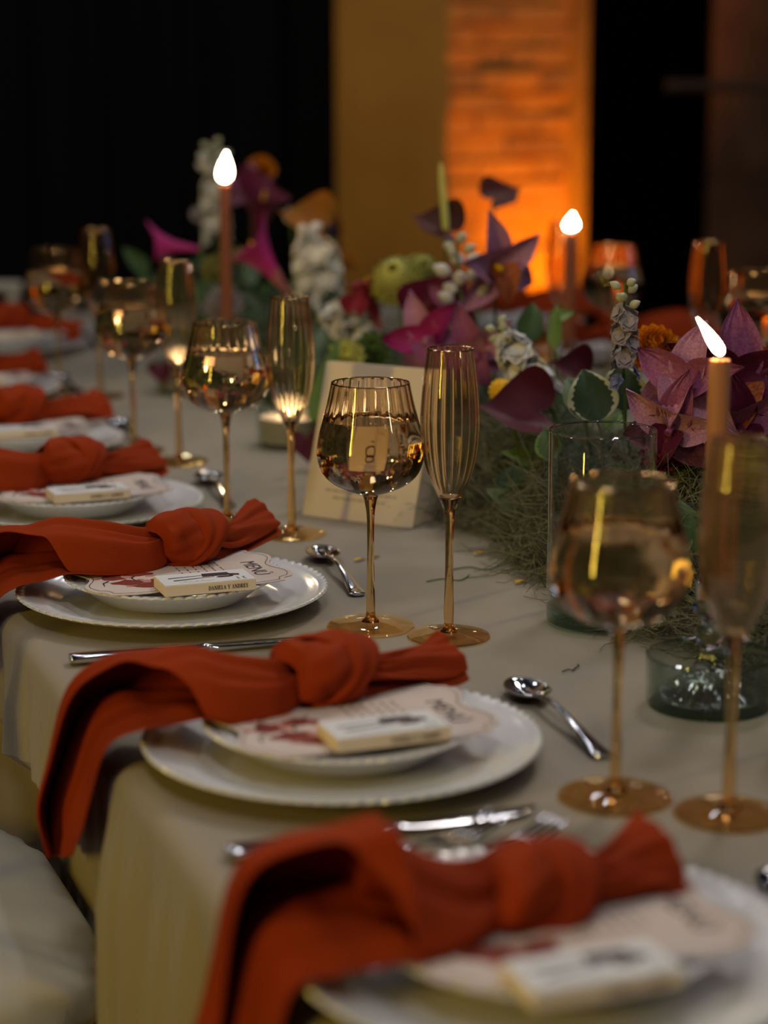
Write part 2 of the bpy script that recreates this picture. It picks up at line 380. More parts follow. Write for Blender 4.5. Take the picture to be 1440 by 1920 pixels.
def cushion(w, d, h, n=96):
    def fn(u, v):
        a = 2*PI*u; e = 0.36; c, s = math.cos(a), math.sin(a)
        x = math.copysign(abs(c)**e, c); y = math.copysign(abs(s)**e, s)
        t = v*PI; r = math.sin(t)**0.42 if 0 < v < 1 else 0; z = -math.copysign(abs(math.cos(t))**0.55, math.cos(t))
        wr = 0.0025*math.sin(7*a+3*z)*r+0.0018*math.sin(19*a+z*7)*r
        top = 0.05*h*(math.sin(9*x+2*y)*math.sin(6*y-3*x))*(1-r*0.6) if z > 0.2 else 0
        k = 0.93+0.07*r
        return (w/2*x*r*k+wr*x, d/2*y*r*k+wr*y, h/2+h/2*z*(1 if z < 0 else 1-0.25*(x*x+y*y)*r*r*0.4)+top)
    return grid(fn, n, 34, True)
def chair(label, loc, rz, group='white chairs at the banquet table'):
    t = thing('dining_chair', label, 'chair', loc, rz, group)      # +x faces the table
    sz = 0.405
    obj('seat', box(0.42, 0.42, 0.035, 0.012, (0, 0, sz)), 'white', t)
    for sx in (-1, 1):
        for sy in (-1, 1):
            obj('leg', tube([(sx*0.18, sy*0.18, 0), (sx*0.18, sy*0.18, sz)], [0.014, 0.02], 10), 'whitewood', t)
    for sy in (-1, 1): obj('stile', tube([(-0.19, sy*0.19, sz), (-0.22, sy*0.19, sz+0.25), (-0.26, sy*0.185, sz+0.50)], 0.014, 10), 'whitewood', t)
    obj('top_rail', tube([(-0.262, -0.21, sz+0.49), (-0.275, 0, sz+0.50), (-0.262, 0.21, sz+0.49)], 0.018, 10), 'whitewood', t)
    obj('crossbar', tube([(-0.25, -0.18, sz+0.46), (-0.22, 0, sz+0.25), (-0.2, 0.18, sz+0.05)], 0.010, 8), 'whitewood', t)
    obj('crossbar', tube([(-0.25, 0.18, sz+0.46), (-0.22, 0, sz+0.25), (-0.2, -0.18, sz+0.05)], 0.010, 8), 'whitewood', t)
    c = obj('seat_cushion', cushion(0.46, 0.46, 0.10), 'white', t, loc=(0, 0, sz+0.034))
    obj('piping', tube([(0.213*math.copysign(abs(math.cos(a))**0.3, math.cos(a)), 0.213*math.copysign(abs(math.sin(a))**0.3, math.sin(a)), 0.045) for a in np.linspace(0, 2*PI, 65)], 0.0045, 6), 'white', c)
    return t
ch1 = chair('white chair whose puffy seat cushion shows at the picture bottom', (0.158, 1.945, 0.015), 0.0)
ch2 = dup(ch1, (0.80, 5.12, 0), -PI/2, 'white chair with slanted back rails beyond the far table end'); ch2.scale = (0.885,)*3

# ------------------------------------------------------------------ glassware
def ribs(n, amp, lo, hi):
    def fn(a, k, r, z):
        if z < lo: wgt = 0
        else: wgt = min(1, (z-lo)/0.012)
        if z > hi: wgt *= max(0, 1-(z-hi)/0.02)
        return r+amp*(0.12+0.88*wgt)*(abs(math.cos(n*a/2))-0.5)*min(1, r/0.02), z
    return fn
def shell(outer, th, n, rb, bottom):
    """closed glass shell: outer profile up, inner profile down"""
    o = smoothprof(outer, 6); inner = []
    for i in range(len(o)):
        t = o[min(i+1, len(o)-1)]-o[max(i-1, 0)]; nrm = np.array([-t[1], t[0]])/max(np.hypot(*t), 1e-9)
        q = o[i]+nrm*th
        if q[0] > 0.002 and q[1] > bottom: inner.append(q)
    inner = inner[::-1]
    prof = [(0, o[0][1])]+[tuple(p) for p in o]+[tuple(p) for p in inner]+[(0, bottom)]
    no = len(o)+1
    def rib(a, k, r, z):
        if k <= no: return r, z
        return rb(a, k, r, z)
    return lathe(prof, n, rib), inner[::-1]
WB = [(0.0075, 0.1365), (0.012, 0.1385), (0.024, 0.1425), (0.0385, 0.150), (0.0490, 0.161), (0.0540, 0.1775), (0.0525, 0.195), (0.0478, 0.2145), (0.0430, 0.233), (0.0392, 0.251)]
FB = [(0.0060, 0.131), (0.0100, 0.140), (0.0155, 0.152), (0.0215, 0.165), (0.0268, 0.186), (0.0294, 0.213), (0.0284, 0.240), (0.0260, 0.265), (0.0228, 0.290)]
ws, wi = shell(WB, 0.0013, 192, ribs(24, 0.0006, 0.208, 0.249), 0.1400)
fs, fi = shell(FB, 0.0012, 160, ribs(20, 0.00034, 0.150, 0.286), 0.1425)
def stem_vf(r0, rm, rt, z0, z1): return lathe([(0, z0)]+[tuple(p) for p in smoothprof([(r0*1.9, z0), (r0, z0+0.006), (rm*1.25, z0+0.022), (rm, z0+0.065), (rm*1.05, z1-0.025), (rt*0.72, z1-0.008), (rt, z1)], 6)]+[(0, z1)], 32)
def foot_vf(R): return lathe([(0, 0.0004), (R*0.6, 0.0006), (R*0.97, 0.0004), (R, 0.0013), (R*0.985, 0.0024), (R*0.7, 0.0030), (R*0.4, 0.0042), (R*0.2, 0.0062), (0, 0.0075)], 72)
def water_vf(inner, level, n=96):
    P = [tuple(p+np.array([0.0006, 0])) for p in inner if p[1] < level-0.0006]
    rl = np.interp(level, [p[1] for p in inner], [p[0] for p in inner])
    return lathe([(0, P[0][1]-0.0002)]+P+[(rl+0.0006, level), (rl-0.002, level-0.0006), (rl-0.006, level-0.0009), (0, level-0.001)], n)
def rim_vf(r, z, n=72): return tube([(r*math.cos(a), r*math.sin(a), z) for a in np.linspace(0, 2*PI, n+1)], 0.0007, 6, False)
def wine(label, x, y, level=0.2145):
    t = thing('wine_glass', label, 'glass', (x, y, T+0.0006), 0.13, 'amber ribbed wine glasses')
    obj('bowl', ws, 'amber', t); obj('stem', stem_vf(0.0050, 0.0036, 0.0080, 0.0060, 0.1368), 'amber_stem', t); obj('foot', foot_vf(0.0449), 'amber_foot', t)
    obj('rim', rim_vf(0.0386, 0.2511), 'rim', t)
    obj('water', water_vf(wi, level), 'water', t); return t
def flute(label, x, y):
    t = thing('champagne_flute', label, 'glass', (x, y, T+0.0006), 0.07, 'amber ribbed champagne flutes')
    obj('bowl', fs, 'amber', t); obj('stem', stem_vf(0.0048, 0.0040, 0.0070, 0.0060, 0.1320), 'amber_stem', t); obj('foot', foot_vf(0.0418), 'amber_foot', t)
    obj('rim', rim_vf(0.0223, 0.2901), 'rim', t); return t
g0 = wine('water-filled amber wine glass standing before the tent card numbered 8', 0.6997, 1.9281)
for x, y, lb in ((0.7032, 1.381, 'blurred wine glass of water before the empty clear cylinder'), (0.704, 2.468, 'water-filled wine glass beside the fourth plate, paired with a flute of candle glints'),
                 (0.712, 2.995, 'soft-focus wine glass of water beside the fifth plate from the front'), (0.728, 3.62, 'last wine glass of the near row beside the pale chair back'),
                 (1.676, 3.352, 'wine glass behind the dark brown candle with orange glow in it'), (1.657, 2.825, 'half-hidden wine glass at the far table side by the right border'), (1.60, 4.767, 'distant wine glass beyond the white flowers against the pillar edge')):
    dup(g0, (x, y, T+0.0006), 0.13, lb)
f0 = flute('sharp empty amber flute standing right beside the number 8 card glass', 0.7594, 1.8639)
for x, y, lb in ((0.7665, 1.3164, 'large blurred empty flute before the clear candlestick'), (0.7574, 2.3689, 'empty flute full of bright candle glints left of the tent card'),
                 (0.752, 2.885, 'blurred empty flute behind the wine glass of the fourth setting'), (0.783, 3.535, 'small far flute with a yellow glint next to the black drape'),
                 (1.637, 2.935, 'far-side flute above the leaning candle flame'), (1.607, 3.414, 'far-side flute directly behind the dark brown candle')):
    dup(f0, (x, y, T+0.0006), 0.07, lb)

def cup_vf(R, H, th, base, n=72, flare=1.0):
    return lathe([(0, 0), (R*0.92, 0), (R, 0.004), (R*flare, H-0.001), (R*flare-th*0.5, H+0.0006), (R*flare-th, H-0.001), (R-th, base+0.004), (R*0.85, base), (0, base)], n)
cy = thing('glass_cylinder', 'tall empty clear glass cylinder with a green tinted thick base', 'vase', (0.925, 1.862, T+0.001))
obj('wall', lathe([(0.0, 0.018)]+[(0.0540, 0.018), (0.0545, 0.022), (0.0545, 0.199), (0.0535, 0.2005), (0.0522, 0.199), (0.0522, 0.024), (0, 0.023)], 96), 'clearwall', cy)
obj('base', lathe([(0, 0), (0.048, 0), (0.0538, 0.004), (0.0545, 0.010), (0.0542, 0.0175), (0, 0.0175)], 96), 'green', cy)
obj('rim', tube([(0.0535*math.cos(a), 0.0535*math.sin(a), 0.2) for a in np.linspace(0, 2*PI, 97)], 0.0012, 8, False), 'clear', cy)

def glass_dish(label, x, y):
    t = thing('glass_dish', label, 'bowl', (x, y, T+0.001), 0, 'low green glass dishes')
    obj('bowl', cup_vf(0.056, 0.046, 0.003, 0.006, 72, 1.02), 'dish', t); obj('base', lathe([(0, -0.0006), (0.0515, -0.0006), (0.0535, 0.0), (0.0525, 0.001), (0, 0.001)], 72), 'green', t)
    obj('rim', tube([(0.0558*math.cos(q), 0.0558*math.sin(q), 0.0462) for q in np.linspace(0, 2*PI, 81)], 0.0011, 6, False), 'clear', t); return t
def candlestick(label, x, y):
    t = thing('glass_candlestick', label, 'candlestick', (x, y, T+0.0075), 0, 'clear glass candlesticks')
    fl = lambda a, k, r, z: (r*(1+0.10*abs(math.cos(10*a))), z)
    obj('foot', lathe([(0, 0), (0.043, 0), (0.0455, 0.003)]+[tuple(p) for p in smoothprof([(0.043, 0.006), (0.030, 0.014), (0.017, 0.024), (0.010, 0.036), (0.008, 0.046)], 5)]+[(0, 0.046)], 120, fl), 'clearfoot', t)
    obj('ball', lathe([(0, 0.045)]+[(0.0135*math.sin(a), 0.0575-0.0135*math.cos(a)) for a in np.linspace(0.45, PI-0.45, 12)]+[(0, 0.0705)], 40), 'clear', t)
    obj('socket', lathe([(0, 0.069), (0.0075, 0.069), (0.0085, 0.073), (0.016, 0.079), (0.0175, 0.084), (0.0145, 0.089), (0.0155, 0.097), (0.015, 0.106), (0.0140, 0.1065), (0.0110, 0.106), (0.0108, 0.090), (0, 0.090)], 56), 'clear', t)
    return t
def flame_vf(h, r, lean=(0, 0), n=16):
    def fn(u, v):
        rr = r*(math.sin(PI*min(1, v**0.62*1.0))**0.9)*(1-0.25*v) if 0 < v < 1 else 0
        a = 2*PI*u; k = v**1.3
        return (rr*math.cos(a)+lean[0]*k, rr*math.sin(a)+lean[1]*k, h*v)
    return grid(fn, n, 16, True)
def taper(label, x, y, z0, z1, m, r=0.0095, lean=(0, 0), fh=0.032, fr=0.008):
    t = thing('taper_candle', label, 'candle', (x, y, z0), 0, 'burning taper candles')
    h = z1-z0
    obj('wax', lathe([(0, 0), (r*1.05, 0), (r*1.04, h*0.3), (r*0.96, h-0.004), (r*0.86, h-0.0005), (r*0.55, h-0.0012), (0, h-0.002)], 40), m, t)
    obj('wick', tube([(0, 0, h-0.003), (0.0003, 0, h+0.004), (0.0012, 0, h+0.010)], 0.0008, 6), 'wick', t)
    obj('flame', flame_vf(fh, fr, lean), 'flame', t, loc=(0, 0, h+0.003)); return t
p3 = at(1305, 1345, 1.85)
glass_dish('low clear glass dish holding the candlestick of the leaning flame', 0.892, 1.573)
candlestick('clear glass candlestick with a ball stem standing in the glass dish', 0.892, 1.573)
c3 = at(1313, 655, 1.86)
taper('light terracotta taper candle with a flame leaning to one side', 0.892, 1.573, T+0.0985, c3.z, 'wax', 0.0098, tuple((RT*(-0.021))[:2]), 0.033, 0.0062)
for (px, py, d, mt, lb, fh, fr, ln) in ((421, 345, 3.45, 'waxdark', 'tall rust taper candle burning before the black drape', 0.050, 0.0135, 0.004), (1070, 436, 3.45, 'waxdark', 'dark brown taper candle burning in front of the orange pillar', 0.030, 0.013, 0.003)):
    q = at(px, py, d)
    candlestick('clear candlestick under the '+lb.split(' burning')[0], q.x, q.y)
    taper(lb, q.x, q.y, T+0.0985, q.z, mt, 0.0095, tuple((RT*ln)[:2]), fh, fr)
# votives
def votive(label, x, y, rz=0):
    t = thing('votive_candle', label, 'candle', (x, y, T+0.001), rz, 'votive candles in green glass cups')
    obj('cup', cup_vf(0.050, 0.058, 0.0025, 0.008, 56, 1.03), 'cupwall', t)
    obj('wax', lathe([(0, 0.0085), (0.0455, 0.0085), (0.0465, 0.044), (0.040, 0.0445), (0, 0.042)], 48), 'waxpink', t)
    obj('wick', tube([(0, 0, 0.042), (0.0005, 0, 0.052)], 0.0008, 6), 'wick', t)
    obj('flame', flame_vf(0.034, 0.0075), 'flame', t, loc=(0, 0, 0.046)); return t
v1 = votive('lit blush votive in a green cup behind the flute with candle glints', 0.945, 2.96)
dup(v1, (0.935, 3.54, T+0.001), 0, 'lit votive in a green cup behind the flute of the fifth setting')
tm = thing('glass_tumbler', 'green tinted glass tumbler cut off by the right picture border', 'glass', (0.912, 1.402, T+0.001))
obj('wall', cup_vf(0.050, 0.105, 0.0025, 0.009, 64), 'dish', tm); obj('rim', tube([(0.0488*math.cos(a), 0.0488*math.sin(a), 0.1053) for a in np.linspace(0, 2*PI, 65)], 0.0011, 6, False), 'dish', tm)

# ------------------------------------------------------------------ place settings
def bead(n, ra, za, r0):
    def fn(a, k, r, z):
        if r > r0:
            b = abs(math.cos(n*a/2)); return r+ra*(b-0.6), z+za*(b-0.6)
        return r, z
    return fn
def plate(name, label, R, well, h, beads, group):
    t = thing(name, label, 'plate', (0, 0, 0), 0, group); foot = well*0.82
    prof = [(0, 0.004), (foot-0.004, 0.004), (foot-0.002, 0.0005), (foot, 0.0), (foot+0.004, 0.003), (well+0.004, 0.004), (R-0.012, h-0.007), (R-0.004, h-0.0045)]
    prof += [(R, h-0.002), (R-0.001, h), (R-0.005, h-0.0005), (R-0.007, h-0.0018)]
    prof += [tuple(p) for p in smoothprof([(R-0.010, h-0.0025), (R-0.025, h-0.0055), (well+0.008, 0.0095), (well-0.004, 0.0075), (well*0.5, 0.0070)], 4)]+[(0, 0.0070)]
    obj('body', lathe(prof, beads*6, bead(beads, 0.0028, 0.0016, R-0.0065)), 'porcelain', t)
    return t
charger0 = plate('charger_plate', '', 0.1635, 0.112, 0.022, 78, 'white beaded charger plates')
small0 = plate('dinner_plate', '', 0.1135, 0.074, 0.029, 62, 'small white beaded plates')

def card_outline():
    pts = []
    a, b = 0.104, 0.072
    def edge(p, q, k, amp, s):
        n = 14; P = Vector(p); Q = Vector(q); d = (Q-P); nrm = Vector((d.y, -d.x)).normalized()
        for i in range(n): t = i/n; pts.append(tuple(P+d*t+nrm*amp*(math.sin(PI*t*k)*s)))
    edge((a-0.012, -b), (a, -b+0.016), 1, 0.004, -1); edge((a, -b+0.016), (a, b-0.016), 3, 0.006, 1); edge((a, b-0.016), (a-0.012, b), 1, 0.004, -1)
    edge((a-0.012, b), (-a+0.012, b), 3, 0.006, 1); edge((-a+0.012, b), (-a, b-0.016), 1, 0.004, -1); edge((-a, b-0.016), (-a, -b+0.016), 3, 0.006, 1)
    edge((-a, -b+0.016), (-a+0.012, -b), 1, 0.004, -1); edge((-a+0.012, -b), (a-0.012, -b), 3, 0.006, 1)
    return pts
def menu():
    t = thing('menu_card', '', 'card', (0, 0, 0), 0, 'printed menu cards with wavy edges')
    o = card_outline()
    obj('sheet', poly(o, 0, 0.0011), 'card', t, False)
    ins = [(x*0.955, y*0.945) for x, y in o]; ins.append(ins[0])
    obj('border_line', ribbon(ins, 0.0008, 0.0011), 'inkdark', t, False)
    Rr = Matrix.Rotation(-PI/2, 4, 'Z')
    text('MENÚ', 0.023, 'inkdark', t, Matrix.Translation((0.070, -0.012, 0.0013)) @ Rr)
    random.seed(3)
    red = []; pink = []; dk = []
    for (x, y, rx, ry) in ((-0.062, -0.028, 0.016, 0.011), (-0.045, -0.046, 0.020, 0.009), (-0.030, -0.030, 0.011, 0.010), (-0.075, -0.003, 0.012, 0.016), (-0.045, 0.004, 0.014, 0.010), (-0.066, 0.034, 0.013, 0.010), (-0.016, -0.052, 0.012, 0.006)):
        red.append(blob(x, y, rx, ry, 11, 0.3, 0.0011))
        for k in range(3): pink.append(blob(x+random.uniform(-0.02, 0.02), y+random.uniform(-0.015, 0.015), 0.006, 0.005, 8, 0.3, 0.00105))
    for k in range(7): a = random.uniform(0, 6.28); x = -0.05+random.uniform(-0.035, 0.035); y = random.uniform(-0.05, 0.04); dk.append(ribbon([(x, y), (x+0.010*math.cos(a), y+0.010*math.sin(a)), (x+0.022*math.cos(a+0.4), y+0.022*math.sin(a+0.4))], [0.0025, 0.0018, 0.0006], 0.0013))
    for r in range(6):
        for k in range(5): x = 0.044-r*0.009; y = 0.03-k*0.012; dk.append(ribbon([(x, y), (x, y-random.uniform(0.005, 0.010))], 0.0012, 0.0011))
    obj('red_print', join(*red), 'inkred', t, False)['label'] = 'red printed food drawings'
    obj('pink_print', join(*pink), 'inkpink', t, False)['label'] = 'pink printed food drawings'
    o = obj('dark_print', join(*dk), 'inkdark', t, False); o['label'] = 'dark printed lines of the menu'; o['kind'] = 'stuff'
    return t
menu0 = menu()

# serif capitals for the matchbox side, drawn as strokes in a unit-height cell
def serif_text(s):
    W, N, SF = 0.20, 0.075, 0.055
    def R(x0, y0, x1, y1): return poly([(x0, y0), (x1, y0), (x1, y1), (x0, y1)])
    def bar(x0, y0, x1, y1, wd): return ribbon([(x0, y0), (x1, y1)], wd)
    def sv(x, w): return [R(x-w/2, 0, x+w/2, 1), R(x-w/2-0.09, 0, x+w/2+0.09, SF), R(x-w/2-0.09, 1-SF, x+w/2+0.09, 1)]
    def arc(cx, cy, rx, ry, a0, a1, w0, w1):
        aa = np.linspace(a0, a1, 14); return ribbon([(cx+rx*math.cos(a), cy+ry*math.sin(a)) for a in aa], [w0+(w1-w0)*math.sin(PI*i/13) for i in range(14)])
    G = {}
    G['D'] = (sv(0.19, W)+[R(0.19, 0, 0.42, SF), R(0.19, 1-SF, 0.42, 1), arc(0.40, 0.5, 0.32, 0.47, -PI/2, PI/2, SF, W)], 0.86)
    G['A'] = ([bar(0.10, 0, 0.40, 1, N), bar(0.40, 1, 0.70, 0, W), R(0.20, 0.30, 0.60, 0.36), R(0, 0, 0.22, SF), R(0.52, 0, 0.88, SF)], 0.90)
    G['N'] = ([R(0.12, 0, 0.12+N, 1), R(0.72, 0, 0.72+N, 1), bar(0.14, 1, 0.76, 0, W), R(0, 0, 0.30, SF), R(0, 1-SF, 0.24, 1), R(0.60, 1-SF, 0.90, 1)], 0.94)
    G['I'] = (sv(0.19, W), 0.42)
    G['E'] = (sv(0.19, W)+[R(0.19, 0, 0.66, SF), R(0.19, 1-SF, 0.64, 1), R(0.19, 0.48, 0.48, 0.54), R(0.60, 0, 0.66, 0.26), R(0.58, 0.76, 0.64, 1), R(0.44, 0.38, 0.49, 0.64)], 0.74)
    G['É'] = (G['E'][0]+[bar(0.34, 1.08, 0.48, 1.28, 0.09)], 0.74)
    G['L'] = (sv(0.19, W)+[R(0.19, 0, 0.64, SF), R(0.58, 0, 0.64, 0.30)], 0.70)
    G['Y'] = ([bar(0.08, 1, 0.40, 0.45, W), bar(0.72, 1, 0.42, 0.45, N), R(0.31, 0, 0.31+W, 0.5), R(0.18, 0, 0.64, SF), R(-0.04, 1-SF, 0.28, 1), R(0.58, 1-SF, 0.86, 1)], 0.84)
    G['R'] = (sv(0.19, W)+[R(0.19, 1-SF, 0.42, 1), R(0.19, 0.46, 0.42, 0.46+SF), arc(0.40, 0.74, 0.25, 0.24, -PI/2, PI/2, SF, W*0.95), bar(0.42, 0.49, 0.70, 0, W), R(0.62, 0, 0.86, SF)], 0.88)
    sp = smoothprof([(0.58, 0.78), (0.52, 0.93), (0.33, 0.97), (0.14, 0.85), (0.18, 0.66), (0.40, 0.50), (0.58, 0.33), (0.52, 0.10), (0.31, 0.03), (0.10, 0.10), (0.05, 0.26)], 4)
    G['S'] = ([ribbon([tuple(p) for p in sp], [0.05+0.14*math.sin(PI*i/(len(sp)-1))**1.5 for i in range(len(sp))]), R(0.56, 0.70, 0.61, 1.0), R(0.03, 0, 0.08, 0.30)], 0.70)
    out = []; x = 0
    for ch in s:
        if ch == ' ': x += 0.42; continue
        ps, wd = G[ch]
        for p in ps: out.append(move(p, Matrix.Translation((x, 0, 0))))
        x += wd+0.04
    return join(*out), x
LET, LETW = serif_text('DANIELA Y ANDRÉS')
def matchbox():
    t = thing('matchbox', '', 'box', (0, 0, 0), 0, 'cream matchboxes with printed lids')
    sx, sy, sz = 0.095, 0.046, 0.0115
    obj('sleeve', box(sx, sy, sz-0.0006, 0.0005), 'paper', t, False)
    obj('lid_paper', box(sx-0.001, sy-0.001, 0.0006, 0, (0, 0, sz-0.0006)), 'boxtop', t, False)
    obj('tray', box(0.0006, sy-0.006, sz-0.004, 0, (-sx/2, 0, 0.0018)), 'paper', t, False)
    k = 0.0415/LETW
    m = Matrix.Translation((-0.0025, -sy/2, 0.0033)) @ Matrix.Rotation(PI/2, 4, 'X') @ Matrix.Diagonal((k, k*1.25, 1, 1))
    me = mesh('lettering', move(LET, Matrix.Identity(4))[0], LET[1], 'ink', False)
    link('lettering', me, t, mx=m @ Matrix.Translation((0, 0, 0.0001)))
    z = sz
    dk = [ribbon([(-0.037, 0.005), (0.004, 0.008)], [0.0030, 0.0010], z), ribbon([(-0.034, -0.006), (0.010, -0.0005)], [0.0036, 0.0012], z), poly([(-0.002, 0.0015), (0.028, 0.0015), (0.027, 0.0135), (0.000, 0.0145)], z), poly([(0.026, 0.000), (0.036, -0.002), (0.037, 0.004), (0.027, 0.008)], z), blob(0.020, -0.0035, 0.010, 0.0035, 9, 0.2, z)]
    o = obj('maroon_print', join(*dk), 'ink', t, False); o['label'] = 'maroon drawing on the lid'; o['kind'] = 'stuff'
    tx = [ribbon([(x, y), (x+random.uniform(0.002, 0.005), y)], 0.0009, z) for x in (0.030, 0.036) for y in (-0.010, -0.0125, -0.015, -0.0175)]
    tx += [ribbon([(-0.030+0.006*i, -0.014+0.003*math.sin(i*2)), (-0.026+0.006*i, -0.016+0.002*math.sin(i*3)), (-0.023+0.006*i, -0.013)], 0.0004, z) for i in range(6)]
    o = obj('fine_print', join(*tx), 'inkdark', t, False); o['label'] = 'fine dark lettering on the lid'; o['kind'] = 'stuff'
    return t
box0 = matchbox()

# ---- napkins
def catmull(P, n):
    P = [np.array(p, float) for p in P]; out = []
    for k in np.linspace(0, len(P)-1, n):
        i = min(int(k), len(P)-2); t = k-i
        p0 = P[max(i-1, 0)]; p1 = P[i]; p2 = P[i+1]; p3 = P[min(i+2, len(P)-1)]
        out.append(0.5*((2*p1)+(-p0+p2)*t+(2*p0-5*p1+4*p2-p3)*t*t+(-p0+3*p1-3*p2+p3)*t**3))
    return np.array(out)
def fold_vf(st, nk=60, nq=64, gather=1.0, seed=0):
    """folded cloth: stations (cx,cy,cz, wx,wy,wz, ux,uy,uz, lift, under) -> open C section (upper layer over, lower layer back under)"""
    S = catmull(st, nk); V = []
    ph = np.random.default_rng(seed).uniform(0, 6, 8)
    for k in range(nk):
        c, wv, uv, cut, under = S[k, :3], S[k, 3:6], S[k, 6:9], max(0.0, S[k, 9]), S[k, 10]
        t = k/(nk-1); g = gather*(1-t)**2; wl = np.linalg.norm(wv); un_ = uv/max(np.linalg.norm(uv), 1e-6)
        for i in range(nq):
            q = i/(nq-1)
            if q < 0.52:
                a = -1+cut+(2-cut)*q/0.52; h = (1-abs(a)**2.6)**0.75 if abs(a) < 1 else 0
                wr = g*0.0065*math.sin(a*8+ph[0]+t*3)+g*0.003*math.sin(a*19+ph[5])+0.0022*math.sin(a*4+ph[1]+t*7)+0.0012*math.sin(a*13+t*11+ph[2])
                p = c+wv*a+uv*h+un_*wr*min(1, 2.5*(1-abs(a)*0.8))
            else:
                b = (q-0.52)/0.48; a = 1-2.05*b*under
                h = 0.16*(1-b)**1.5*math.sin(PI*min(1, b*3))
                wr = 0.0016*math.sin(b*9+ph[3]+t*8)+0.0012*math.sin(b*17+ph[4])
                p = c+wv*a+uv*h+un_*(wr+0.0015)
            V.append(tuple(p))
    F = [(k*nq+i, k*nq+i+1, (k+1)*nq+i+1, (k+1)*nq+i) for k in range(nk-1) for i in range(nq-1)]
    return V, F
def add_cloth_mods(o, th=0.0016):
    m = o.modifiers.new('solid', 'SOLIDIFY'); m.thickness = th; m.offset = 0
    m = o.modifiers.new('sub', 'SUBSURF'); m.levels = 1; m.render_levels = 1
def knot_vf(lx, ry, rz, seed=0, twist=1.2):
    ph = np.random.default_rng(seed+50).uniform(0, 6, 4)
    def fn(u, v):
        a = 2*PI*u; x = (v-0.5)*2
        e = max(0.0, 1-abs(x)**3.2)**0.5
        r = (0.55+0.45*e)*(1+0.10*math.sin(2*a+twist*3*x+ph[0])+0.10*(abs(math.sin(1.5*a-2.5*x+ph[1]))**0.6-0.6)+0.03*math.sin(9*a+5*x+ph[2]))
        if abs(x) > 0.9: r *= max(0.3, 1-(abs(x)-0.9)*5)
        xx = lx*x*(0.85+0.15*math.cos(a+ph[3]))
        return (xx, ry*r*math.cos(a), rz*r*math.sin(a))
    return grid(fn, 56, 36, True)
def band_vf(lx, ry, rz, tilt=0.5, width=0.030, seed=0):
    """the cloth band wrapped around the knot, a slanted ribbon with rolled edges"""
    ph = np.random.default_rng(seed+80).uniform(0, 6, 3)
    def fn(u, v):
        a = -0.4*PI+2*PI*0.93*u; s = v-0.5
        x = width*s*(0.7+0.3*math.sin(a+1))+tilt*ry*math.sin(a-0.6)
        k = 1.06+0.05*math.cos(s*PI)+0.045*math.sin(4*s*PI+ph[0]+1.5*a)-0.16*abs(2*s)**4
        return (x, ry*k*math.cos(a), rz*k*math.sin(a))
    return grid(fn, 64, 16)
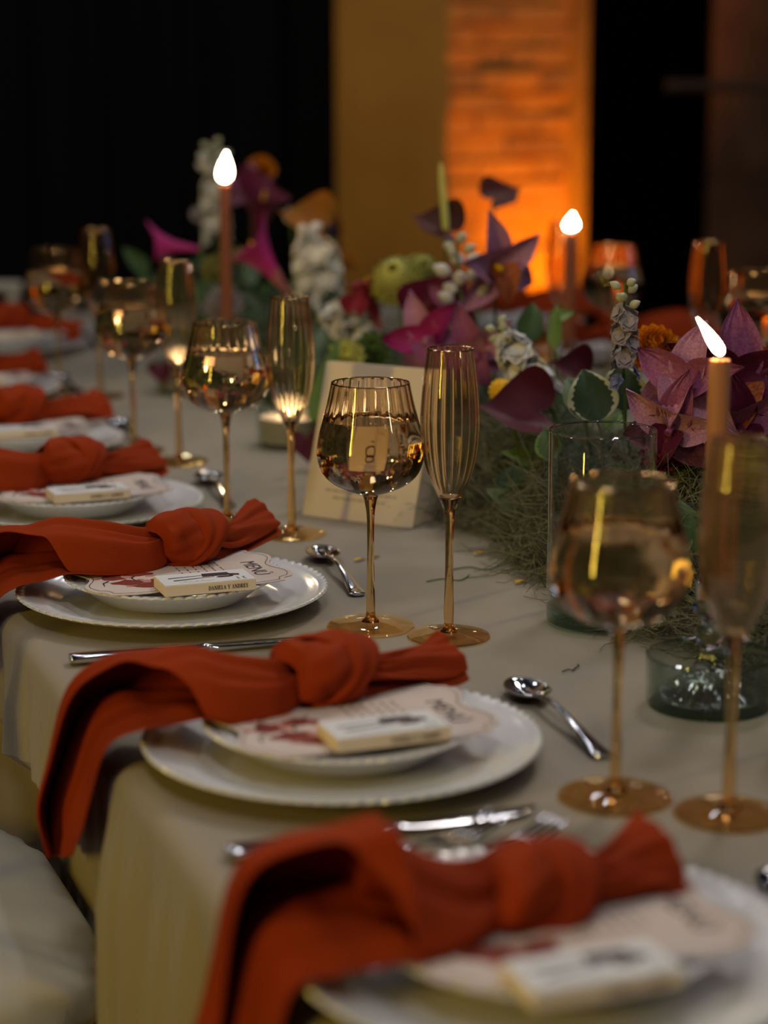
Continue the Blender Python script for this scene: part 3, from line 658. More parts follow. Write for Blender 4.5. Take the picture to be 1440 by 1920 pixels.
def napkin(label, plate_xy, o=(0, 0), seed=0, drop=0.105, kx=-0.015, ky=0.025, sweep=0.05, tail=(0.14, 0.10), tz=0.055, flip=False, rz=0.0, hang=True, lift=1.0, eoff=0.0, out=1.0, kz=0.066, bh=1.0, bw=1.0, tw=1.0):
    px_, py_ = plate_xy
    t = thing('napkin', label, 'napkin', (px_+o[0], py_+o[1], T), rz, 'rust linen napkins tied in a knot')
    # body: from the knot over the plate rim, then over the table edge
    ex = 0.355-(px_+o[0])                                # table edge in local x
    E_ = ex-eoff if hang else -0.19
    st = [(kx-0.014, ky, 0.046, 0, 0.016*bw, 0, 0, 0, 0.026, 0.0, 0.9),
          (kx-0.040, ky-0.002, 0.040, 0, 0.032*bw, 0.001, 0, -0.004, 0.036, 0.0, 0.95),
          (kx-0.080, ky+0.004, 0.040, 0, 0.045*bw, 0.000, 0, -0.006, 0.046, 0.0, 1.0),
          (E_+0.066, ky+0.012, 0.043, 0, 0.051*bw, -0.002, -0.002, -0.004, 0.050, 0.0, 1.0),
          (E_+0.042, ky+0.020, 0.039, 0.001, 0.054*bw, -0.001, -0.006*out, -0.002, 0.049, 0.55*lift, 1.0),
          (E_+0.018, ky+0.028, 0.036, 0.003, 0.057*bw, 0, -0.016*out, 0, 0.046, 0.85*lift, 1.0)]
    if hang:
        k_ = drop/0.105
        st += [(E_-0.004*out, ky+0.030+sweep*0.40, 0.017, 0.004, 0.060*bw, -0.002, -0.030*out, 0, 0.034, 0.95*lift, 1.0),
               (E_-0.003-0.020*out, ky+0.030+sweep*0.80, -0.034*k_, 0.002, 0.064*bw, -0.004, -0.030*out, 0, 0.012, 1.05*lift, 1.0),
               (E_-0.013-0.016*out, ky+0.032+sweep, -0.068*k_, 0.000, 0.062*bw, -0.008, -0.022, 0, 0.002, 1.1*lift, 1.0),
               (E_-0.016-0.015*out, ky+0.034+sweep*1.05, -0.105*k_, 0.0, 0.044*bw, -0.016, -0.012, 0, 0.0, 0.9*lift, 0.9)]
    else:
        st += [(E_-0.03, ky+0.04, 0.006, 0.004, 0.05*bw, 0, -0.012, 0, 0.024, lift, 1.0), (E_-0.06, ky+0.045, 0.004, 0, 0.05*bw, 0, -0.002, 0, 0.012, lift, 1.0)]
    st = [q[:8]+(q[8]*(bh if 1 < n_ < 7 else 1),)+q[9:] for n_, q in enumerate(st)]
    b = obj('drape', fold_vf(st, 72, 68, 1.0, seed), 'napkin', t); add_cloth_mods(b)
    k = obj('knot', knot_vf(0.046, 0.030, 0.027, seed), 'napkin', t, loc=(kx+0.012, ky-0.002, kz), rot=(0.25, 0.12, 0.25))
    kb = obj('wrap', band_vf(0.046, 0.030, 0.028, 0.70, 0.054, seed), 'napkin', k); add_cloth_mods(kb)
    tx, ty = tail; d = Vector((tx-kx-0.04, ty-ky, 0)); L = d.length; d.normalize(); nrm = Vector((-d.y, d.x, 0))
    st2 = []
    for s, wd, hh, zz in ((0.0, 0.013, 0.018, 0.050), (0.25, 0.017, 0.018, 0.046), (0.55, 0.024*tw, 0.017, 0.046), (0.85, 0.031*tw, 0.013, tz-0.008), (1.0, 0.033*tw, 0.010, tz-0.002)):
        c = Vector((kx+0.035, ky, zz))+d*(L*s)
        wv = nrm*wd*0.8+Vector((0, 0, wd*0.55))
        st2.append((c.x, c.y, c.z, wv.x, wv.y, wv.z, -0.3*hh*nrm.x, -0.3*hh*nrm.y-0.002, hh, 0.15, 1.0))
    tl = obj('tail', fold_vf(st2, 36, 44, 1.2, seed+9), 'napkin', t); add_cloth_mods(tl)
    return t

# ---- cutlery
def loft(secs, n=14, p=2.6):
    """secs: (x, y, z, half width, half thickness) along the piece (+y)"""
    S = catmull(secs, len(secs)*5); V = []; F = []; m = len(S)
    for s in S:
        for i in range(n):
            a = 2*PI*i/n; c, q = math.cos(a), math.sin(a)
            V.append((s[0]+s[3]*math.copysign(abs(c)**(2/p), c), s[1], s[2]+s[4]*math.copysign(abs(q)**(2/p), q)))
    for k in range(m-1):
        for i in range(n): j = (i+1) % n; F.append((k*n+i, k*n+j, (k+1)*n+j, (k+1)*n+i))
    F += [tuple(range(n))[::-1], tuple(range((m-1)*n, m*n))]
    return V, F
def knife():
    t = thing('table_knife', '', 'knife', (0, 0, 0), 0, 'polished steel table knives')
    obj('handle', loft([(0, -0.125, 0.006, 0.0058, 0.0030), (0, -0.120, 0.006, 0.0098, 0.0045), (0, -0.08, 0.0062, 0.0092, 0.0044), (0, -0.02, 0.0062, 0.0062, 0.0036), (0, 0.004, 0.0062, 0.0052, 0.0034), (0, 0.010, 0.0062, 0.0060, 0.0036)]), 'steel', t)
    obj('blade', loft([(0, 0.0095, 0.0062, 0.0058, 0.0030), (0.0006, 0.020, 0.006, 0.0078, 0.0014), (0.001, 0.06, 0.0055, 0.0090, 0.0010), (0.001, 0.10, 0.005, 0.0085, 0.0008), (-0.001, 0.118, 0.005, 0.0050, 0.0007), (-0.003, 0.125, 0.005, 0.0012, 0.0005)], 12, 2.0), 'steel', t)
    return t
def spoon():
    t = thing('dessert_spoon', '', 'spoon', (0, 0, 0), 0, 'dessert spoons laid above the plates')
    obj('handle', loft([(0, -0.118, 0.0030, 0.0050, 0.0014), (0, -0.112, 0.0032, 0.0092, 0.0018), (0, -0.095, 0.0042, 0.0078, 0.0018), (0, -0.05, 0.0105, 0.0045, 0.0019), (0, -0.01, 0.0145, 0.0030, 0.0020), (0, 0.020, 0.0125, 0.0032, 0.0018), (0, 0.036, 0.0108, 0.0048, 0.0012)]), 'steel', t)
    def bowl(u, v):
        a = 2*PI*u; x = 0.0195*v*math.cos(a)*(1-0.12*math.sin(a)); y = 0.0300*v*math.sin(a)
        return (x, 0.062+y, 0.0022+0.0095*v*v)
    b = obj('bowl', grid(bowl, 48, 12, True), 'steel', t); m = b.modifiers.new('solid', 'SOLIDIFY'); m.thickness = 0.0012; m.offset = 1
    return t
def fork():
    t = thing('table_fork', '', 'fork', (0, 0, 0), 0, 'steel forks beside the front plate')
    obj('handle', loft([(0, -0.110, 0.003, 0.0050, 0.0014), (0, -0.104, 0.0032, 0.0090, 0.0018), (0, -0.085, 0.0042, 0.0078, 0.0018), (0, -0.03, 0.0120, 0.0045, 0.0019), (0, 0.015, 0.0150, 0.0032, 0.0020), (0, 0.038, 0.0125, 0.0070, 0.0014), (0, 0.052, 0.0100, 0.0115, 0.0012)]), 'steel', t)
    for k in range(4):
        x = (k-1.5)*0.0066
        obj('tine', loft([(x, 0.048, 0.0105, 0.0026, 0.0011), (x, 0.070, 0.0085, 0.0020, 0.0010), (x, 0.095, 0.0120, 0.0017, 0.0009), (x, 0.108, 0.0165, 0.0006, 0.0006)], 8, 2), 'steel', t)
    return t
knife0, spoon0, fork0 = knife(), spoon(), fork()

SET = [(0.518, 1.105), (0.5345, 1.5424), (0.533, 2.0827), (0.532, 2.573), (0.541, 3.055), (0.560, 3.60), (0.735, 4.20)]
ORD = ['first', 'second', 'third', 'fourth', 'fifth', 'sixth', 'seventh']
WHO = ['blurred by the picture bottom', 'with the long hanging napkin', 'with the readable matchbox', 'half hidden behind a napkin', 'just past the fourth', 'cut by the left border', 'beside the far dark glass']
def use(root, first, loc, rz, label):
    if first:
        root.location = loc; root.rotation_euler = (0, 0, rz); root['label'] = label; return root
    return dup(root, loc, rz, label)
for i, (x, y) in enumerate(SET):
    w_ = ORD[i]
    use(charger0, i == 0, (x, y, T+0.0008), 0.02*i, f'white beaded charger plate of the {w_} near-side setting, {WHO[i]}')
    use(small0, i == 0, (x, y, T+0.0085), 0.03*i, f'small beaded plate on the {w_} near-side charger, {WHO[i]}')
    use(menu0, i == 0, (x+0.006, y-0.012, T+0.0385), (0, 0.02, 0.0, -0.03, 0.02, 0, 0.1)[i], f'wavy-edged menu card on the {w_} near-side plate, {WHO[i]}')
    bl = 'matchbox with sharp lettering DANIELA Y ANDRÉS on the third near-side plate' if i == 2 else f'cream matchbox on the {w_} near-side menu card, {WHO[i]}'
    use(box0, i == 0, (x+(-0.018, 0.010, 0.010, 0.0, 0, 0, 0)[i], y+(-0.100, -0.072, -0.092, -0.085, -0.09, -0.09, -0.09)[i], T+0.0400), (0.0, 0.02, 0.0, 0.03, 0.02, 0, 0)[i], bl)
    if i > 0:
        ky_ = (0, 1.366, 1.895, 2.385, 2.87, 3.40, 4.0)[i]
        use(knife0, i == 1, (0.508 if i < 5 else x-0.03, ky_, T+0.0005), -PI/2+(0.0, 0.05, -0.012, 0.0, 0.02, 0, 0)[i], f'steel knife laid before the {w_} near-side plate, {WHO[i]}')
    sx_, sy_ = [(0.722, 1.095), (0.743, 1.585), (0.742, 2.165), (0.743, 2.66), (0.735, 3.15), (0.75, 3.68), (0.92, 4.28)][i]
    use(spoon0, i == 0, (sx_, sy_, T+0.0005), (0.0, -0.06, -0.11, -0.12, -0.05, 0, 0)[i], f'dessert spoon at the rim of the {w_} near-side plate, {WHO[i]}')
a1 = math.atan2(1.37-1.285, 0.605-0.395)-PI/2
a1 = math.radians(24)-PI/2
fork0.location = (0.489, 1.298, T+0.0005); fork0.rotation_euler = (0, 0, a1); fork0['label'] = 'steel fork poking out above the blurred front napkin, nearer the knife handle'
dup(fork0, (0.526, 1.272, T+0.0005), a1+0.02, 'steel fork poking out above the blurred front napkin, nearer the big wine glass')

napkin('rust knotted napkin blurred at the picture bottom on the first near-side plate', SET[0], seed=1, kx=-0.022, ky=0.006, drop=0.16, sweep=0.048, out=0.5, eoff=0.003, kz=0.056, bh=1.3, tail=(0.100, 0.030), tz=0.062, bw=1.15)
napkin('rust knotted napkin on the second near-side plate, its end hanging down the cloth', SET[1], seed=2, kx=-0.012, ky=0.045, drop=0.105, sweep=0.052, out=0.7, tail=(0.138, 0.088), tz=0.055, bw=1.0, tw=0.85)
napkin('sharp rust knotted napkin behind the matchbox lettered DANIELA Y ANDRÉS', SET[2], seed=3, kx=0.012, ky=0.030, drop=0.09, sweep=0.02, tail=(0.148, 0.135), tz=0.062, bw=0.95, tw=0.85)
napkin('rust knotted napkin on the fourth near-side plate behind the sharp one', SET[3], seed=4, kx=-0.01, ky=0.03, drop=0.10, sweep=0.03, tail=(0.135, 0.10), tz=0.055)
napkin('rust knotted napkin on the fifth near-side plate with a long dark tail', SET[4], seed=5, kx=0.0, ky=0.03, drop=0.10, sweep=0.03, tail=(0.165, 0.09), tz=0.055)
napkin('rust knotted napkin on the sixth near-side plate at the left border', SET[5], seed=6, kx=0.0, ky=0.02, drop=0.10, sweep=0.03, tail=(0.15, 0.06))
napkin('rust knotted napkin on the seventh plate beside the far dark glass', SET[6], seed=7, kx=0.0, ky=0.02, sweep=0.03, tail=(0.16, -0.02), tz=0.045, hang=False)
# far side of the table
FS = [(1.85, 2.68), (1.85, 3.17), (1.85, 3.66), (1.85, 4.2)]
FW_ = ['by the right border', 'behind the orange ranunculus', 'behind the dark brown candle', 'before the glowing pillar']
for i, (x, y) in enumerate(FS):
    dup(charger0, (x, y, T+0.0008), 0.1*i, f'white charger plate at the far table side {FW_[i]}')
    dup(small0, (x, y, T+0.0085), 0.1*i, f'small white plate on the far-side charger {FW_[i]}')
    n_ = napkin(f'rust napkin on the far-side plate {FW_[i]}', (x, y), seed=20+i, kx=0.0, ky=0.02, tail=(0.15, 0.05), rz=PI, hang=False, tz=0.075)

# ------------------------------------------------------------------ tent card with the number 8
fl, fr_ = Vector((0.806, 2.470, 0)), Vector((0.905, 2.346, 0))
d = (fr_-fl).normalized(); bx3 = Vector((-d.y, d.x, 0)); Wd = (fr_-fl).length+0.004
tc = thing('tent_card', 'cream folded tent card with the table number 8 behind the wine glass', 'sign', ((fl+fr_)/2)+Vector((0, 0, T+0.001)), math.atan2(d.y, d.x))
Hc, Dp, back = 0.190, 0.100, 0.060                                             # local: x along the card, y to its back
def slab(q, th=0.0014):
    q = [Vector(p) for p in q]; n = (q[1]-q[0]).cross(q[3]-q[0]).normalized()*th
    V = [tuple(p) for p in q]+[tuple(p+n) for p in q]
    return V, [(3, 2, 1, 0), (4, 5, 6, 7), (0, 1, 5, 4), (1, 2, 6, 5), (2, 3, 7, 6), (3, 0, 4, 7)]
hw = Wd/2
obj('front_panel', slab([(-hw, 0, 0), (hw, 0, 0), (hw, back, Hc), (-hw, back, Hc)]), 'paper', tc, False)
obj('back_panel', slab([(hw, Dp+0.03, 0), (-hw, Dp+0.03, 0), (-hw, back+0.003, Hc), (hw, back+0.003, Hc)]), 'paper', tc, False)
V = [(hw-0.004, 0.003, 0.001), (hw-0.004, Dp+0.027, 0.001), (hw-0.004, back+0.002, Hc-0.004)]
obj('side_panel', (V+[(p[0]-0.001, p[1], p[2]) for p in V], [(0, 1, 2), (5, 4, 3), (0, 3, 4, 1), (1, 4, 5, 2), (2, 5, 3, 0)]), 'paper', tc, False)
fm = Matrix.Translation((0, -0.0004, 0)) @ Matrix.Rotation(math.atan2(Hc, back), 4, 'X')
slant = math.hypot(Hc, back)
def ringpts(cx, cy, rx, ry): return [(cx+rx*math.cos(a), cy+ry*math.sin(a)) for a in np.linspace(0, 2*PI, 29)]
z_ = 0.0016
link('number', mesh('number', *join(ribbon(ringpts(0, 0.128, 0.0125, 0.0145), 0.0054, z_), ribbon(ringpts(0, 0.1015, 0.0155, 0.0165), 0.0054, z_)), 'ink', False), tc, mx=fm)['label'] = 'printed number 8'
lines = []
random.seed(5)
for (cy_, half) in ((0.036, 0.052), (0.027, 0.040)):
    x = -half
    while x < half:
        L_ = random.uniform(0.004, 0.011); lines.append(ribbon([(x, cy_), (min(x+L_, half), cy_)], 0.0022, z_)); x += L_+0.0022
link('small_print', mesh('small_print', *join(*lines), 'inkgrey', False), tc, mx=fm)['label'] = 'two lines of faint small print'
link('emblem', mesh('emblem', *join(ribbon([(-0.008, 0.066), (0, 0.070), (0.008, 0.066)], 0.0024, z_), ribbon([(0, 0.060), (0, 0.072)], 0.0024, z_)), 'ink', False), tc, mx=fm)

exec_flowers = True
# ------------------------------------------------------------------ flowers
def petal_vf(L, W, cup=0.2, curl=0.2, tip=0.6, ruffle=0.0, base=0.15, nu=13, nv=16, nr=5):
    """petal along +y from the origin, facing +z; cup bends its sides up, curl bends the tip back"""
    def fn(u, v):
        s = 2*u-1; wd = W*(base+(1-base)*math.sin(PI*min(1, v**tip))**0.8) if v < 1 else W*0.04
        if v > 0.55: wd = max(W*0.03, wd*(1-((v-0.55)/0.45)**3*0.9))
        x = s*wd/2; y = L*v
        z = cup*W*(s*s)*math.sin(PI*min(1, v*0.9+0.1))-curl*L*v*v+ruffle*W*math.sin(nr*PI*s+v*4)*v
        return (x, y, z)
    return grid(fn, nu, nv)
def ring_mx(ang, tilt, r=0.0, z=0.0, roll=0.0): return Matrix.Rotation(ang, 4, 'Z') @ Matrix.Translation((0, r, z)) @ Matrix.Rotation(tilt, 4, 'X') @ Matrix.Rotation(roll, 4, 'Y')
CAMD = lambda p: (CPOS-Vector(p)).normalized()
def facing(p, right=0.0, up=0.0):
    """direction towards the viewer's side of the table, turned by right/up"""
    v = CAMD(p)+RT*right+Vector((0, 0, up)); return v.normalized()
def stem_to(p, root, m='stem', r=0.0022, sag=0.3, inv=None):
    p = Vector(p); root = Vector(root)
    mid = (p+root)/2+Vector((0.01, 0.01, 0.0))
    pts = [root, root.lerp(mid, 0.6)+Vector((0, 0, 0.01)), mid.lerp(p, 0.5)+Vector((0, 0, 0.006)), p]
    if inv is not None: pts = [inv @ q for q in pts]
    return pts
def root_of(p, drop=None):
    q = Vector(p); return Vector((q.x*0.75+1.17*0.25, q.y+0.015, T+0.03))
def flower(name, label, cat, p, z, up=(0, 0, 1), s=1.0, stem=True, sr=0.0022):
    mx = frame(p, z, up, s); t = thing(name, label, cat, mx=mx)
    if stem:
        inv = mx.inverted(); obj('stem', tube(catmull(stem_to(Vector(p)-Vector(z).normalized()*0.008*s, root_of(p), inv=inv), 10), sr/s, 6), 'stem', t)
    return t
def orchid(label, p, z, s, cols, up=(0, 0, 1), open_=0.25, stem=True):
    """cymbidium: three sepals, two petals, a lip and a column; s = span radius"""
    t = flower('orchid', label, 'flower', p, z, up, s, stem)
    for k, (a, tl) in enumerate(((0, open_), (2.15, open_-0.1), (-2.15, open_-0.1))):
        obj('sepal', petal_vf(1.0, 0.66, 0.30, 0.32+0.1*k, 0.55, 0.04, 0.3), cols[0], t, mx=ring_mx(a, tl, 0.05, -0.03))
    for a in (1.15, -1.15): obj('petal', petal_vf(0.98, 0.62, 0.34, 0.26, 0.52, 0.045, 0.3), cols[1], t, mx=ring_mx(a, open_+0.15, 0.05, 0.0))
    obj('lip', petal_vf(0.66, 0.60, 0.6, 0.55, 0.55, 0.07, 0.5), cols[2], t, mx=ring_mx(PI, 0.75, 0.04, 0.04))
    obj('column', tube([(0, 0, 0), (0, 0.02, 0.14), (0, -0.05, 0.26)], [0.07, 0.06, 0.07], 8), cols[3], t)
    return t
def heart_spathe(W, L, cup=0.18, curl=0.12):
    def fn(u, v):
        a = 2*PI*u; x = 16*math.sin(a)**3/16; y = (13*math.cos(a)-5*math.cos(2*a)-2*math.cos(3*a)-math.cos(4*a))/16
        x *= v; y *= v
        return (x*W/2, -(y-0.25)*L/2*0.95, cup*W*(x*x)+curl*L*y*abs(y)*-0.6+0.02*W*math.sin(6*x+3*y))
    return grid(fn, 40, 9, True)
def mx_inv3(t): return t.matrix_world.to_3x3().inverted() if t.matrix_world != Matrix.Identity(4) else t.matrix_basis.to_3x3().inverted()
def anthurium(label, p, z, W, m, spadix, up=(0, 0, 1), sl=0.6, cup=0.18, sdir=(0, 0.35, 0.6), stem=True, name='anthurium'):
    t = flower(name, label, 'flower', p, z, up, 1.0, stem)
    obj('spathe', heart_spathe(W, W*1.15, cup), m, t)
    v = (mx_inv3(t) @ Vector(sdir)).normalized()*W*sl if sl > 1 else Vector(sdir).normalized()*W*sl
    if spadix: obj('spadix', tube(catmull([(0, 0, 0.001), tuple(v*0.5), tuple(v)], 8), [W*0.055, W*0.07, W*0.07, W*0.065, W*0.06, W*0.055, W*0.045, W*0.02], 10), spadix, t)
    return t
def calla(label, p, axis, L, R, m, m2, up=(0, 0, 1)):
    """rolled trumpet: axis points from the tube to the open mouth; p is the tube's base"""
    mx = frame(p, axis, up); t = thing('calla_lily', label, 'flower', mx=mx)
    def fn(u, v):
        a = 2*PI*u*1.08-0.25; r = R*(0.14+0.30*v+0.56*v**3.2); tip = max(0, math.cos(a-PI/2))**2
        lean = 0.35*R*v**4*tip
        return (r*math.cos(a)*(1+0.05*u), r*math.sin(a)*(1+0.05*u)+lean, L*v*(0.80+0.30*tip*v))
    o = obj('spathe', grid(fn, 40, 16), m, t)
    obj('tube', lathe([(0, -0.12*L), (R*0.11, -0.10*L), (R*0.17, 0.05*L), (R*0.30, 0.33*L), (R*0.26, 0.34*L), (0, 0.2*L)], 20), m2, t)
    obj('spadix', tube([(0, 0, 0.2*L), (0, 0, 0.85*L)], [R*0.10, R*0.06], 8), 'yellow', t)
    inv = mx.inverted(); obj('stem', tube(catmull(stem_to(Vector(p)-Vector(axis).normalized()*0.1*L, root_of(p), inv=inv), 10), 0.003, 6), 'stem', t)
    return t
def ruffle_me(s, m, n=5):
    ps = []
    for lay, (r, tl) in enumerate(((1.0, 0.12), (0.62, 0.6))):
        for k in range(n): ps.append(move(petal_vf(r, r*1.25, 0.12, 0.12, 0.45, 0.07, 0.3, 8, 8), ring_mx(2*PI*k/n+lay*0.6, tl, 0.05, 0)))
    v, f = join(*ps); return mesh('floret', [tuple(np.array(q)*s) for q in v], f, m)
def bud_me(s, m):
    return mesh('bud', *lathe([(0, 0)]+[(s*0.42*math.sin(PI*t)**0.8*(1-0.25*t), s*1.1*t) for t in np.linspace(0.06, 0.94, 8)]+[(0, s*1.1)], 12), m)
def spike(name, label, p0, p1, florets, cat='flower', rad=0.02, stem=0.0028, fl=(0.0, 1.0)):
    """florets: list of (mesh, count, t0, t1, ring radius) along the stem p0->p1"""
    p0 = Vector(p0); p1 = Vector(p1); ax = (p1-p0); L = ax.length; mx = frame(p0, ax, (0.2, -1, 0.1)); t = thing(name, label, cat, mx=mx)
    obj('stem', tube(catmull([(0, 0, -0.04), (0, 0, 0), (0.004, 0, L*0.5), (0, 0, L*0.98)], 10), [stem]*5+[stem*0.7]*5, 6), 'stem', t)
    i = 0
    for me, n, t0, t1, rr in florets:
        for k in range(n):
            s = t0+(t1-t0)*(k+0.5)/n; a = i*2.4; i += 1
            r_ = rr*(1-0.4*(s-0.5)); dr_ = Vector((math.cos(a), math.sin(a), 0.55)); c = Vector((r_*math.cos(a)*0.5, r_*math.sin(a)*0.5, L*s))
            m_ = frame(c, dr_, (0, 0, 1)); o = link('floret', me, t, mx=m_); 
    return t
def pompon(name, label, p, z, R, m, layers=5, n0=16, ctr=None, ruffle=0.05, flat=0.75, stem=True, pw=0.8):
    t = flower(name, label, 'flower', p, z, (0, 0, 1), 1.0, stem)
    for l in range(layers):
        f = 1-l/layers; n = max(5, int(n0*(0.5+0.5*f)))
        me = mesh('petal', *petal_vf(R*(0.45+0.55*f), R*(pw if ruffle < 0.1 else 0.62), 0.35, -0.16 if ruffle < 0.1 else 0.02, 0.38, ruffle*0.8, 0.45, 8 if ruffle < 0.1 else 15, 8, 7), m)
        for k in range(n): link('petal', me, t, mx=ring_mx(2*PI*k/n+l*0.4, 0.05+1.25*(l/layers)**0.8, R*0.06, R*flat*0.16*l-R*0.1))
    obj('core', lathe([(0, -R*0.25)]+[(R*0.45*math.sin(a), -R*0.25*math.cos(a)+R*0.1) for a in np.linspace(0.4, PI-0.3, 7)]+[(0, R*0.42)], 14), ctr or m, t)
    return t
def craspedia(label, p, R, m='yellow'):
    t = flower('craspedia', label, 'flower', p, facing(p, 0, 0.4), (0, 0, 1), 1.0, True)
    V, F = [], []
    g = grid(lambda u, v: (R*math.sin(PI*v)*math.cos(2*PI*u), R*math.sin(PI*v)*math.sin(2*PI*u), -R*math.cos(PI*v)), 36, 24, True)
    vv = [tuple(Vector(q)*(1+0.07*(math.sin(40*q[0]/R*0.5)*math.sin(37*q[1]/R*0.5)*math.sin(33*q[2]/R*0.5)))) for q in g[0]]
    obj('head', (vv, g[1]), m, t)
    k = 0; me = mesh('floret', *lathe([(0, 0), (R*0.11, R*0.02), (R*0.08, R*0.12), (0, R*0.13)], 8), m)
    for i in range(70):
        zz = 1-2*(i+0.5)/70; a = i*2.39996; r = math.sqrt(1-zz*zz); v = Vector((r*math.cos(a), r*math.sin(a), zz))
        link('floret', me, t, mx=frame(v*R*0.97, v, (0.1, 0.2, 1)))
    return t
LEAF = {}
def leaf_vf(L, W, bend=0.25, fold=0.25, wav=0.03):
    def fn(u, v):
        s = 2*u-1; wd = W*math.sin(PI*min(1, 0.03+0.97*v**0.75))**0.85*(1-0.2*v)
        return (s*wd/2, L*v, fold*W*abs(s)*math.sin(PI*v)*0.6-bend*L*v*v+wav*W*math.sin(9*v+s*2)*s)
    return grid(fn, 9, 12)
def leaf_obj(label, p, z, up, L, W, m='leaf', bend=0.2, edge=None):
    mx = frame(p, z, up); t = thing('leaf_sprig', label, 'leaf', mx=mx)
    obj('leaf', leaf_vf(L, W, bend), m, t)
    if edge:
        def fn(u, v):
            s = 2*u-1; wd = W*math.sin(PI*min(1, 0.03+0.97*v**0.75))**0.85*(1-0.2*v)
            e = 0.80+0.05*math.sin(v*60)+0.03*math.sin(v*31)
            q = e+(1.03-e)*u
            x = q*wd/2
            return (x, L*v, 0.25*W*q*math.sin(PI*v)*0.6-bend*L*v*v+0.03*W*math.sin(9*v+q*2)*q+0.0006)
        g = grid(fn, 5, 40); obj('leaf_edge', g, edge, t); obj('leaf_edge', ([(-x, y, z2) for x, y, z2 in g[0]], [q[::-1] for q in g[1]]), edge, t)
    inv = mx.inverted(); obj('stem', tube(catmull(stem_to(p, root_of(p), inv=inv), 8), 0.0016, 6), 'stem', t)
    return t

# -- big pink orchids at the right
P = at(1288, 722, 2.20); orchid('pink orchid with a pale open throat beside the light candle', P, facing(P, -0.55, 0.25), 0.066, ('orchid_pale', 'orchid', 'orchid_pale', 'orchid_pale'), (0.15, 0, 1))
P = at(1372, 722, 2.26); orchid('large mauve orchid standing upright behind the light candle', P, facing(P, 0.30, 0.10), 0.086, ('orchid', 'orchid_deep', 'lip', 'orange'), (0.1, 0, 1), 0.35)
P = at(1262, 800, 2.20); orchid('pink orchid drooping over the clear cylinder rim', P, facing(P, -0.35, -0.35), 0.060, ('orchid', 'orchid_pale', 'orchid_deep', 'orchid'), (0.4, 0, 1))
P = at(1385, 800, 2.24); orchid('deep wine orchid under the mauve orchid', P, facing(P, 0.3, -0.3), 0.066, ('orchid_deep', 'orchid', 'orchid_deep', 'orchid_deep'), (-0.3, 0, 1))
P = at(1226, 658, 2.34); pompon('ranunculus', 'orange ranunculus between the lilac spike and the candle flame', P, facing(P, 0.2, 0.5), 0.031, 'orange', 6, 18, 'lime')
P = at(1240, 850, 2.22); pompon('celosia', 'red frilled bloom beside the clear cylinder wall', P, facing(P, 0, 0.3), 0.024, 'crimson', 4, 12, None, 0.2)
P = at(1262, 905, 2.24); pompon('lime_bloom', 'lime green frilled bloom under the pink orchid', P, facing(P, 0, 0.3), 0.030, 'moss_yellow', 4, 14, None, 0.2)
P = at(1448, 880, 2.20); pompon('lime_bloom', 'pale lime bloom cut by the right picture border', P, facing(P, -0.3, 0.2), 0.036, 'lime', 5, 14, None, 0.15)
lf = ruffle_me(0.0125, 'lilac'); lfb = ruffle_me(0.011, 'blue'); bd = bud_me(0.013, 'bud'); bdl = bud_me(0.012, 'lilac')
spike('delphinium', 'pale lilac delphinium spike with a curled green tip', at(1172, 740, 2.26), at(1172, 528, 2.22), [(lfb, 3, 0.10, 0.30, 0.020), (lf, 11, 0.32, 0.76, 0.018), (bd, 6, 0.76, 1.0, 0.010)], stem=0.002)
# -- centre front
P = at(1000, 772, 2.50); anthurium('velvety burgundy anthurium low beside the clear cylinder', P, facing(P, 0.10, 0.75), 0.098, 'burgundy', None, up=(-0.9, 0.1, 0.25), cup=0.28)
sf = ruffle_me(0.021, 'snow'); sfs = ruffle_me(0.015, 'ivory'); sb = bud_me(0.014, 'bud')
spike('stock_flower', 'white ruffled stock flower above the burgundy anthurium', at(1035, 770, 2.55), at(930, 610, 2.58), [(sf, 15, 0.05, 0.80, 0.030), (sfs, 3, 0.78, 0.88, 0.014), (sb, 5, 0.86, 1.0, 0.010)], stem=0.0032)
P = at(940, 733, 2.52); craspedia('yellow ball-shaped craspedia left of the burgundy anthurium', P, 0.0145)
P = at(1092, 732, 2.5); pompon('lime_bloom', 'small pale green bloom behind the variegated leaves', P, facing(P, 0, 0.4), 0.017, 'lime', 3, 9)
P = at(1120, 790, 2.36); leaf_obj('broad variegated leaf with a cream edge above the cylinder', P, facing(P, 0.1, 0.3), (-0.2, 0, 1), 0.066, 0.062, 'leaf_dark', 0.1, 'cream_edge')
P = at(1168, 770, 2.38); leaf_obj('dark variegated leaf with a cream edge under the lilac spike', P, facing(P, 0.2, 0.3), (0.05, 0, 1), 0.062, 0.056, 'leaf_dark', 0.15, 'cream_edge')
P = at(1090, 770, 2.42); leaf_obj('smooth grey-green leaf right of the white stock flower', P, facing(P, -0.2, 0.35), (-0.5, 0, 1), 0.050, 0.032, 'leaf_grey', 0.2)
P = at(1035, 860, 2.38); leaf_obj('rounded bright green leaf under the burgundy anthurium', P, facing(P, -0.4, 0.3), (-0.35, 0, 0.7), 0.042, 0.034, 'leaf', 0.2, 'leaf_light')
P = at(1040, 655, 2.7); leaf_obj('pointed green leaf rising before the orange pillar foot', P, facing(P, -0.3, 0.2), (-0.1, 0, 1), 0.062, 0.022, 'leaf_light', 0.1)
P = at(985, 640, 2.75); leaf_obj('broad green leaf behind the white stock flower', P, facing(P, 0.3, 0.2), (0.35, 0, 1), 0.058, 0.040, 'leaf', 0.2)
P = at(1030, 600, 2.75); leaf_obj('small light leaf beside the dark brown candle', P, facing(P, 0.2, 0.6), (1, 0, 0.35), 0.040, 0.020, 'leaf_light', 0.2)
